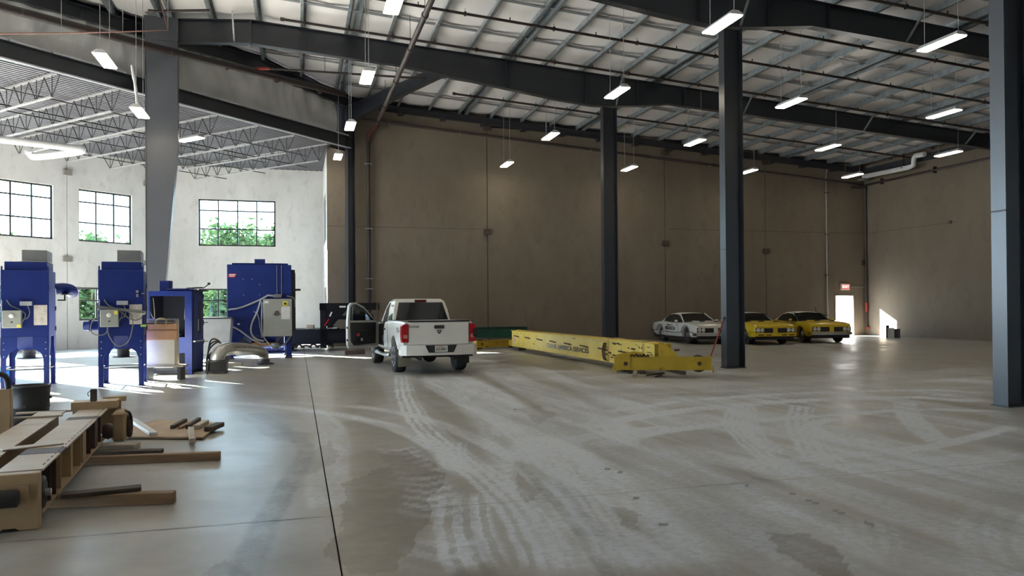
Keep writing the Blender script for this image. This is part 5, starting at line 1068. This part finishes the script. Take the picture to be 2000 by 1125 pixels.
for z in (.75, 1.1): MB().rod((.02, -1.025, z-.03), (.02, -1.025, z+.03), .02, 8).build('door_latch', M['grille'], d)

# black gooseneck trailer behind the pickup
M['trl'] = mat('trailer_black', (.006, .006, .007), .7, spec=.2)
P = gnd(640, 686); RZ = math.radians(-9); t = thing('gooseneck_trailer', 'black gooseneck flatbed trailer behind the open pickup door', 'trailer', P, RZ); f = facing(P, RZ)
def fx(px, py): return f(px, py)
zt = fx(640, 643)[1]; zb = fx(640, 672)[1]; xl = -4.6; xr = fx(735, 650)[0]
MB().box(xl, 0, 0, .12, zb, zt).build('side_rail', M['trl'], t); MB().box(xl, .2, 2.2, 2.32, zb, zt).build('side_rail', M['trl'], t); MB().box(xl, .2, .1, 2.3, zt-.06, zt).build('deck', M['trl'], t)
for x in np.arange(xl+.3, 0, .6): MB().box(x, x+.06, .1, 2.3, zb+.1, zt-.06).build('cross_member', M['trl'], t)
ztop = fx(640, 592)[1]
for y in (0, 2.18):
    MB().box(-.28, -.05, y, y+.14, .12, ztop-.06).build('upright', M['trl'], t); MB().box(-.3, xr, y, y+.14, fx(640, 606)[1], ztop).build('neck_beam', M['trl'], t)
    MB().prism([(-.05, zt+.1), (-.05, ztop-.25), (.55, ztop-.25)], y+.03, y+.1, 'y').build('neck_gusset', M['trl'], t); MB().box(-.05, xr, y, y+.12, .42, zt-.05).build('front_panel', M['trl'], t)
MB().box(-.05, xr, 0, .06, zt-.12, zt-.06).build('toolbox_lip', M['trl'], t); MB().box(-.05, xr, .06, .1, .3, .42).build('lower_rail', M['trl'], t); MB().box(-.1, xr, 1.0, 1.1, fx(640, 625)[1], fx(640, 617)[1]).build('cross_bar', M['trl'], t)
x, z = fx(669, 599); MB().box(x-.12, x+.12, -.006, 0, z-.03, z+.03).build('white_reflector', M['white'], t)
a, b = fx(645, 612), fx(640, 626); MB().bar((a[0]+.06, -.004, a[1]+.05), (a[0]-.02, -.004, a[1]-.12), .012, .05, (1, 0, 0)).build('white_reflector', M['white'], t); MB().bar((b[0]+.05, -.004, b[1]+.06), (b[0]-.12, -.004, b[1]-.2), .012, .05, (1, 0, 0)).build('red_reflector', M['tail'], t)
MB().box(xr-.15, xr, .9, 1.3, ztop-.8, ztop+.02).build('coupler', M['rust'], t); MB().box(xr-.2, xr-.05, 1, 1.2, 0, ztop-.8).build('jack_leg', M['trl'], t)
for k in range(6): MB().tube(bez([(-1.6+.28*k, .2, .16), (-1.4+.28*k, .25, .22+.04*(k % 2)), (-1.2+.28*k, .2, .14)], 4), .04, 6).build('chain_link', M['rust'], t)
for x in (-2.6, -1.7): 
    for y in (.3, 2.0): wheel(t, x, y, .38, .24, -1 if y < 1 else 1).rotation_euler = (0, 0, PI/2)
x, z = fx(603, 638); o = MB().bev(x-.14, x+.14, .3, .6, zt, zt+.17, .01).build('small_carton', mat('carton', (.52, .40, .24), .8), None); o.location = P; o.rotation_euler = (0, 0, RZ); tag(o, 'small tan carton standing on the black trailer deck', 'box')
o2 = MB().bev(-.35, .35, -.12, .12, 0, .16, .01).build('wood_block', M['rust']); q = gnd(693, 692); o2.location = q; tag(o2, 'rust brown timber block under the open pickup door', 'timber')
# ---------------------------------------------------------------- yellow crane girder with its end carriages
def worn(name, c1, c2, c3, sc):
    m = bpy.data.materials.new(name); m.use_nodes = True; nt = m.node_tree; b = nt.nodes['Principled BSDF']; b.inputs['Roughness'].default_value = .5
    tc = nt.nodes.new('ShaderNodeTexCoord'); a = _ramp(nt, _noise(nt, tc.outputs['Object'], 2.2, 5), c1, c2)
    k = _ramp(nt, _noise(nt, tc.outputs['Object'], sc, 7, .72), (0, 0, 0), (1, 1, 1), .62, .66); mx = nt.nodes.new('ShaderNodeMix'); mx.data_type = 'RGBA'; nt.links.new(k, mx.inputs[0]); nt.links.new(a, mx.inputs[6]); mx.inputs[7].default_value = (*c3, 1); nt.links.new(mx.outputs[2], b.inputs['Base Color']); return m
M['cyel'] = worn('crane_yellow', (.66, .50, .10), (.58, .42, .07), (.07, .035, .015), 5.0)
M['cyel2'] = worn('carriage_yellow', (.43, .285, .018), (.36, .235, .014), (.10, .05, .01), 3.0)
M['rustspot'] = mat('rust_scrape', (.035, .018, .010), .8, 0, (.07, .035, .015), 9)
M['timber'] = mat('timber', (.30, .20, .12), .8, 0, (.22, .14, .08), 5, stretch=(.4, 4, 4)); M['timber_d'] = mat('dark_timber', (.10, .075, .055), .85, 0, (.065, .05, .04), 6); M['timber_p'] = mat('pale_timber', (.46, .40, .32), .8, 0, (.36, .31, .25), 6)
G0 = gnd(1000, 677, .12); G1 = gnd(1186, 703, .19); dg = (G1-G0); RZG = math.atan2(dg.y, dg.x)
G0z = Vector((G0.x, G0.y, 0)); gf = facing(G0z, RZG)
XE = gf(1278, 680)[0]; ZB, ZT_ = .16, .735; TW = .42
t = thing('crane_girder', 'long scuffed yellow crane box girder with black lettering lying on the floor', 'crane', G0z, RZG)
# local x runs from far end to near end, +y to the right-hand (hidden) side
MB().box(0, XE, 0, .012, ZB, ZT_).build('web_plate', M['cyel'], t); MB().box(0, XE, TW, TW+.012, ZB, ZT_).build('web_plate', M['cyel'], t)
MB().box(-.02, XE+.02, -.05, TW+.06, ZT_, ZT_+.018).build('top_plate', M['cyel'], t); MB().box(-.02, XE, -.03, TW+.04, ZB-.015, ZB).build('bottom_plate', M['cyel'], t)
MB().box(.05, XE-.05, TW*.4, TW*.6, ZT_+.018, ZT_+.045).build('rail_bar', M['cyel2'], t)
MB().prism([(-.02, ZB+.22), (0, ZT_), (0, ZB), (-.45, ZB), (-.45, ZB+.2)], .0, TW, 'y').build('far_end_plate', M['cyel2'], t)
MB().prism([(XE, ZT_), (XE+.012, ZT_), (XE+.012, ZB), (XE, ZB)], 0, TW+.02, 'y').build('near_end_plate', M['cyel2'], t)
# row of rust scrapes where clips used to be, and scabs at the near end
rg = random.Random(5)
for i in range(8):
    x = .25+XE*.115*i; z = .575-.012*i; MB().prism([(x, z), (x+.62, z-.015), (x+.72, z-.06), (x+.6, z-.065), (x+.3, z-.05), (x+.02, z-.04)], -.006, 0, 'y').build('rust_scrape', M['rustspot'], t)
for i in range(26):
    x = XE*(.76+.23*rg.random()); z = rg.uniform(.25, .68); a, b = rg.uniform(.03, .2), rg.uniform(.008, .03); MB().prism([(x-a, z), (x-a*.3, z+b), (x+a*.6, z+b*.7), (x+a, z), (x+a*.4, z-b), (x-a*.5, z-b*.6)], -.005, 0, 'y').build('rust_scrape', M['rustspot'], t)
for i in range(18):
    x = XE*rg.uniform(.02, .75); z = rg.choice([rg.uniform(.62, .69), rg.uniform(.2, .4)]); a, b = rg.uniform(.02, .12), rg.uniform(.006, .016); MB().prism([(x-a, z), (x, z+b), (x+a, z), (x, z-b)], -.005, 0, 'y').build('rust_scrape', M['rustspot'], t)
xa, za = gf(1068, 674); xb, zb_ = gf(1150, 687)
lt = text(t, 'CRANE AMERICA SERVICES', .2, ((xa+xb)/2, -.008, (za+zb_)/2), (PI/2, 0, 0), M['black'], ext=.002); wid = lt.dimensions.x if lt.dimensions.x else 2.6
lt.scale = (abs(xb-xa)/max(.1, max(v.co.x for v in lt.data.vertices)-min(v.co.x for v in lt.data.vertices)), 1, 1)
xq, zq = gf(1006, 663); MB().prism([(xq-.12, zq+.1), (xq+.12, zq+.1), (xq+.11, zq-.06), (xq, zq-.16), (xq-.11, zq-.06)], -.007, 0, 'y').build('shield_emblem', M['white'], t); MB().prism([(xq-.04, zq+.08), (xq+.04, zq+.08), (xq+.03, zq-.09), (xq-.03, zq-.09)], -.011, -.007, 'y').build('emblem_bar', M['redlogo'], t)
for x in (gf(1190, 690)[0], gf(1258, 690)[0]):
    MB().tube([(x, -.02, ZB), (x, -.04, .45), (x, -.03, ZT_+.04), (x, .2, ZT_+.06), (x, TW+.05, ZT_+.03)], .014, 6).build('strap', mat('strap_tan', (.36, .2, .1), .7), t)
for k in range(4): x = gf(1190, 690)[0]-.12-.06*k; MB().tube(bez([(x, -.03, .66), (x-.05, -.06, .45), (x+.03, -.07, .25), (x+.1, -.05, .18)], 5), .012, 6).build('chain', M['rustspot'], t)
def carriage(P, rz, L, label, H=.30, z0=.17):
    c = thing('end_carriage', label, 'crane', P, rz, 'crane end carriages'); W = .26
    MB().box(0, L, 0, .012, z0, z0+H).build('side_plate', M['cyel2'], c); MB().box(0, L, W, W+.012, z0, z0+H).build('side_plate', M['cyel2'], c)
    MB().box(-.02, L+.02, -.03, W+.04, z0+H-.015, z0+H).build('top_flange', M['cyel2'], c); MB().box(-.02, L+.02, -.03, W+.04, z0, z0+.012).build('bottom_flange', M['cyel2'], c)
    for x in (0, L-.012): MB().box(x, x+.012, .012, W, z0, z0+H).build('end_plate', M['cyel2'], c)
    for x in (.26, L-.28):
        MB().lathe([(.18, .07), (.20, .09), (.17, .11), (.17, .18), (.20, .2), (.18, .22)], (x, 0, z0+.14), 'y', 20).build('track_wheel', M['rust'], c); MB().box(x-.1, x+.1, -.03, 0, z0+.05, z0+.22).build('axle_box', M['cyel2'], c); MB().rod((x, -.045, z0+.15), (x, -.03, z0+.15), .05, 10).build('axle_cap', M['rustspot'], c)
    for x in (-.03, L+.03): MB().box(x-.015, x+.015, -.04, -.01, z0-.06, z0+.1).build('rail_sweep', M['cyel2'], c)
    return c
P1 = gnd(1200, 721, .19); P2 = gnd(1390, 721, .19); P1.z = P2.z = 0; c1 = carriage(P1, math.atan2(P2.y-P1.y, P2.x-P1.x), (P2-P1).length, 'yellow end carriage with two flanged wheels at the near end of the crane girder')
MB().prism([(.03, .47), (.03, .52), (.45, .60), (.62, .58), (.8, .47)], .06, .1, 'y').build('web_bracket', M['cyel2'], c1)
L1 = (P2-P1).length
MB().prism([(1.02, .47), (1.02, .80), (1.12, .81), (1.42, .56), (1.46, .47)], .02, .05, 'y').build('sloped_plate', M['cyel2'], c1); MB().bar((1.38, .05, .62), (1.5, .05, .63), .06, .04).build('bolt_bar', M['rustspot'], c1)
for k in range(5): MB().tube(bez([(.38+.09*k, .05, .47), (.41+.09*k, .0, .52+.02*(k % 2)), (.47+.08*k, .03, .48)], 4), .018, 6).build('chain_pile', M['rustspot'], c1)
Q1 = gnd(931, 683); Q2 = gnd(1000, 679); carriage(Q1, math.atan2(Q2.y-Q1.y, Q2.x-Q1.x), (Q2-Q1).length+.35, 'yellow end carriage at the far end of the crane girder beside the pickup', .28, .06)
def stick(name, label, a, b, w, h, m, z=0.0, cat='timber', group=None, z2=None):
    a = Vector(a); b = Vector(b); mid = (a+b)/2; L = (b-a).length; tilt = 0 if z2 is None else math.atan2(z2-z, L)
    o = MB().bev(-L/2, L/2, -w/2, w/2, 0, h, min(.006, h*.2)).build(name, M[m]); o.location = (mid.x, mid.y, (z + (z if z2 is None else z2))/2); o.rotation_euler = (0, -tilt, math.atan2(b.y-a.y, b.x-a.x)); return tag(o, label, cat, group)
stick('wood_block', 'dark timber block under the left wheel of the near crane carriage', gnd(1208, 728), gnd(1232, 730), .16, .09, 'timber_d')
stick('wood_block', 'thin pale board sticking out under the near crane carriage', gnd(1239, 735), gnd(1244, 725), .08, .05, 'timber_p')
stick('wood_block', 'dark square block just right of the thin pale board', gnd(1249, 730), gnd(1260, 730), .25, .09, 'timber_d')
stick('wood_beam', 'long grey timber under the near crane carriage pointing right', gnd(1285, 719), gnd(1336, 732), .10, .09, 'timber_d')
stick('wood_strip', 'thin dark strip lying before the near crane carriage', gnd(1264, 734), gnd(1297, 729), .04, .02, 'timber_d')
stick('wood_strip', 'short bent dark strip on the floor before the crane carriage', gnd(1280, 737), gnd(1292, 733), .05, .02, 'timber_d')
stick('wood_block', 'dark block under the crane girder near its far end', gnd(1008, 681), gnd(1020, 684), .3, .1, 'timber_d')
# red bar leaning on the column
a = gnd(1384, 700, .35); b = atx(1409, 627, COLX-.30); t = thing('pry_bar', 'red bar with a black hooked top leaning against the tall column', 'tool', (a.x, a.y, 0))
bt = Vector((COLX-.30, YF[1]-.05, 1.28)); p0 = gnd(1379, 722); MB().tube([p0-a.xy.to_3d(), bt-a.xy.to_3d()], .018, 8).build('bar', M['red'], t); MB().tube(bez([bt-a.xy.to_3d(), bt-a.xy.to_3d()+Vector((.01, 0, .05)), bt-a.xy.to_3d()+Vector((.03, -.02, .05))], 4), .024, 8).build('hook', M['black'], t)
# green steel piece by the back wall, thin pole by the yellow cars
g0, g1 = aty(931, 640, YB-.9), aty(1030, 641, YB-.9); t = thing('green_girder', 'dark green steel girder lying along the back wall behind the pickup', 'girder', (g0.x, YB-.9, 0)); Lg = g1.x-g0.x; M['green'] = mat('green_paint', (.012, .085, .055), .5, 0, (.010, .06, .04), 2)
MB().box(-1.2, Lg, 0, .012, .3, g0.z).build('web_plate', M['green'], t); MB().box(-1.2, Lg, -.15, .16, g0.z, g0.z+.02).build('top_flange', M['green'], t); MB().box(-1.2, Lg, -.15, .16, .28, .3).build('bottom_flange', M['green'], t); MB().box(-1.2, Lg, -.05, -.03, .62, .66).build('stiffener', M['green'], t)
for x in (-1.0, Lg-.4): MB().box(x, x+.3, -.2, .25, 0, .28).build('support_block', M['timber_d'], t)
pa, pb = aty(1594, 600, YB-.12), aty(1601, 655, YB-.7); o = MB().tube([(pa.x, YB-.06, pa.z), (pb.x, YB-.75, 0.02)], .02, 6).build('thin_pole', M['steel_dark']); tag(o, 'thin dark pole leaning on the back wall behind the yellow car', 'pole')

# ---------------------------------------------------------------- tan dismantled crane trolley in the left foreground
M['tan'] = mat('tan_paint', (.42, .30, .165), .5, 0, (.36, .25, .135), 2.5, .05, 25); M['tan_l'] = mat('dusty_tan_top', (.50, .44, .36), .55, 0, (.44, .36, .27), 2.2); M['tan_d'] = mat('bare_brown_steel', (.075, .045, .040), .6, 0, (.05, .032, .03), 3)
O = gnd(78, 1033); e = gnd(215, 860)-O; RZF = math.atan2(-e.x, e.y)
t = thing('tan_crane_frame', 'tan painted crane trolley frame of two long beams in the left foreground', 'crane frame', O, RZF)
def beam(x0, x1, y0, y1, z0, z1, nm):
    xw = x1-.10
    b = MB().box(xw, xw+.012, y0, y1, z0+.015, z1-.015).build('beam_web', M['tan'], t); MB().box(x0, x0+.012, y0, y1, z0+.015, z1-.015).build('beam_web', M['tan_d'], t)
    MB().box(x0, x1, y0, y1, z0, z0+.015).build('bottom_plate', M['tan'], t)
    cuts = [y0, y0+.72, y0+.74, y0+1.0, y0+1.02, y0+2.9, y0+2.92, y0+3.12, y0+3.14, y1] if nm else [y0, y0+1.9, y0+1.92, y1]
    for a, c in zip(cuts[0::2], cuts[1::2]):
        mid = (a+c)/2-y0; dk = nm and (.74 < mid < 1.0 or 2.92 < mid < 3.12); MB().box(x0, x1, a, c, z1-.015, z1).build('top_plate', M['tan_d' if dk else 'tan_l'], t)
    return b
ZF = .43
beam(-.31, 0, .12, 3.95, .09, ZF, True); beam(-.74, -.45, .9, 4.0, .09, ZF, False)
for y, m, w in ((.48, 'tan_d', .012), (.70, 'tan_d', .012), (.92, 'tan', .012), (1.42, 'tan', .10), (1.95, 'tan', .012), (2.12, 'tan', .2), (2.62, 'tan_d', .012), (2.95, 'tan_d', .22), (3.4, 'tan_d', .012)): MB().box(-.098, -.012, y, y+w, .105, ZF-.015).build('stiffener', M[m], t)
MB().bev(-.42, -.005, 0, .10, 0.0, ZF-.005, .006).build('end_plate', M['tan'], t); MB().box(-.42, -.07, -.03, 0, .20, .345).build('buffer_plate', M['tan'], t); MB().lathe([(.062, -.20), (.066, -.18), (.066, .15), (.05, .16)], (-.28, -.09, .265), 'x', 18).build('rubber_buffer', M['rubber'], t); MB().prism([(-.27, 0), (-.24, .022), (-.16, .022), (-.13, 0)], -.002, 0, 'y').build('base_notch', M['black'], t)
MB().lathe([(.10, -.06), (.13, -.05), (.13, .0), (.10, .01)], (-.02, .26, .22), 'x', 20).build('track_wheel', M['black'], t); MB().rod((-.03, .26, .22), (.03, .26, .22), .03, 10).build('axle_cap', M['alu'], t)
for y in np.arange(.3, 3.9, .16): MB().box(-.035, -.028, y, y+.07, ZF, ZF+.004).build('weld_mark', M['black'], t)
MB().box(-.40, .10, 3.95, 4.25, ZF, ZF+.09).build('cross_plate', M['tan'], t); MB().box(-.42, .12, 4.2, 4.26, .08, ZF+.07).build('far_end_plate', M['tan'], t); MB().box(-.1, .16, 4.35, 4.45, ZF+.04, ZF+.10).build('cross_plate', M['tan'], t)
MB().bev(.06, .22, 3.75, 4.15, .04, .40, .03).build('motor_housing', M['tan'], t); MB().lathe([(.14, .22), (.15, .25), (.12, .27)], (0, 3.95, .2), 'x', 16).build('motor_end', M['rust'], t); MB().tube(bez([(.2, 3.9, .4), (.26, 3.85, .36), (.27, 3.9, .2), (.25, 3.95, .1)], 4), .015, 6).build('cable', M['black'], t); MB().lathe([(.08, -.05), (.1, 0), (.08, .06)], (.04, 3.6, .2), 'x', 14).build('gear_case', M['tan_d'], t)
MB().bev(-.2, -.13, 4.0, 4.07, ZF+.09, ZF+.24, .006).build('post', M['rust'], t); MB().tube(bez([(-.2, 4.03, ZF+.22), (-.23, 4.03, ZF+.19), (-.22, 4.03, ZF+.15)], 4), .005, 5).build('wire_loop', M['rust'], t); MB().box(-.98, -.3, 3.96, 4.02, ZF-.02, ZF).build('tie_strip', M['tan_l'], t)
pp = gnd(22, 893, .1)-O; 
t2 = thing('tan_end_unit', 'tall tan end plate standing at the left edge beside the black drum', 'crane part', gnd(21, 897), RZF); MB().bev(-.5, 0, 0, .12, 0, .78, .008).build('upright_plate', M['tan'], t2); MB().tube(bez([(-.35, .05, .78), (-.3, .05, .9), (-.18, .05, .95), (-.06, .05, .92), (-.03, .05, .78)], 4), .03, 8).build('lifting_ring', M['black'], t2); MB().box(-.5, .08, -.2, 0, .02, .08).build('foot_bar', M['tan_d'], t2)
stick('steel_plate', 'pale bent plate lying across the tan beams', O+Vector((-.62, 1.1, 0)), O+Vector((-.2, 1.32, 0)), .14, .012, 'tan_l', ZF+.002, 'plate'); 
stick('steel_plate', 'pale thin strip lying on the far ends of the tan beams', O+Vector((-1.2, 3.25, 0)), O+Vector((-.72, 3.32, 0)), .05, .02, 'tan_l', ZF+.002, 'plate')
q = gnd(50, 839); t3 = thing('black_drum', 'open black plastic drum behind the tan crane frame', 'drum', (q.x, q.y+.2, 0)); MB().lathe([(.21, 0), (.22, .02), (.235, .28), (.245, .30), (.235, .32), (.245, .56), (.255, .58), (.25, .60), (.23, .60), (.225, .05), (.02, .04)], (0, 0, 0), 'z', 28).build('drum_shell', M['black'], t3); MB().box(-.02, .02, -.25, -.235, .3, .34).build('drum_latch', M['rust'], t3); MB().rod((.23, 0, .42), (.27, 0, .42), .02, 6).build('handle_lug', M['black'], t3)

# timbers and plywood on the floor
def rot(v): return O + Matrix.Rotation(RZF, 3, 'Z') @ Vector(v)
stick('wood_beam', 'long pale brown timber reaching farthest right from under the tan frame', gnd(150, 909), gnd(430, 898), .09, .09, 'timber')
stick('wood_beam', 'nearest reddish brown timber under the tan frame', gnd(95, 991), gnd(341, 982), .10, .10, 'timber')
stick('wood_wedge', 'thin tapering board on top of the nearest reddish timber', gnd(120, 972, .10), gnd(276, 956, .10), .13, .035, 'timber_d', .10)
stick('wood_wedge', 'thin dark board lying along the long pale timber', gnd(160, 890), gnd(316, 886), .14, .05, 'timber_d', 0)
stick('wood_board', 'flat weathered board at the far side of the tan frame', gnd(170, 879), gnd(268, 877), .20, .07, 'timber_p')
pw = [gnd(*p) for p in ((215, 850), (305, 824), (400, 826), (425, 834), (396, 859), (250, 858))]
cen = sum(pw, Vector())/6; o = MB().prism([((p-cen).x, (p-cen).y) for p in pw], .0, .022, 'z').build('plywood_sheet', mat('plywood', (.45, .33, .21), .75, 0, (.36, .26, .16), 3)); o.location = (cen.x, cen.y, .012); tag(o, 'sheet of plywood on the floor carrying short timbers', 'plywood')
PZ = .036
stick('wood_strip', 'white edged strip lying slantwise on the left of the plywood', gnd(257, 822, PZ), gnd(300, 851, PZ), .10, .045, 'white', PZ)
stick('short_timber', 'leftmost of the short timbers on the plywood', gnd(336, 838, PZ), gnd(362, 824, PZ), .055, .05, 'timber_d', PZ)
stick('short_timber', 'lowest flat short timber between the leaning ones on the plywood', gnd(352, 838, PZ), gnd(370, 828, PZ), .06, .035, 'timber', PZ)
stick('short_timber', 'middle leaning short timber on the plywood', gnd(366, 838, PZ), gnd(389, 823, PZ), .055, .06, 'timber_d', PZ)
stick('short_timber', 'pale short timber at the back right of the plywood pile', gnd(383, 839, PZ), gnd(402, 828, PZ), .09, .06, 'timber_p', PZ)
stick('short_timber', 'short pale timber pointing at the camera over the plywood edge', gnd(373, 842, PZ), gnd(376, 866, PZ), .075, .06, 'timber_p', PZ)
stick('short_timber', 'dark short timber at the right corner of the plywood', gnd(407, 848), gnd(430, 838), .12, .06, 'timber_d', PZ)
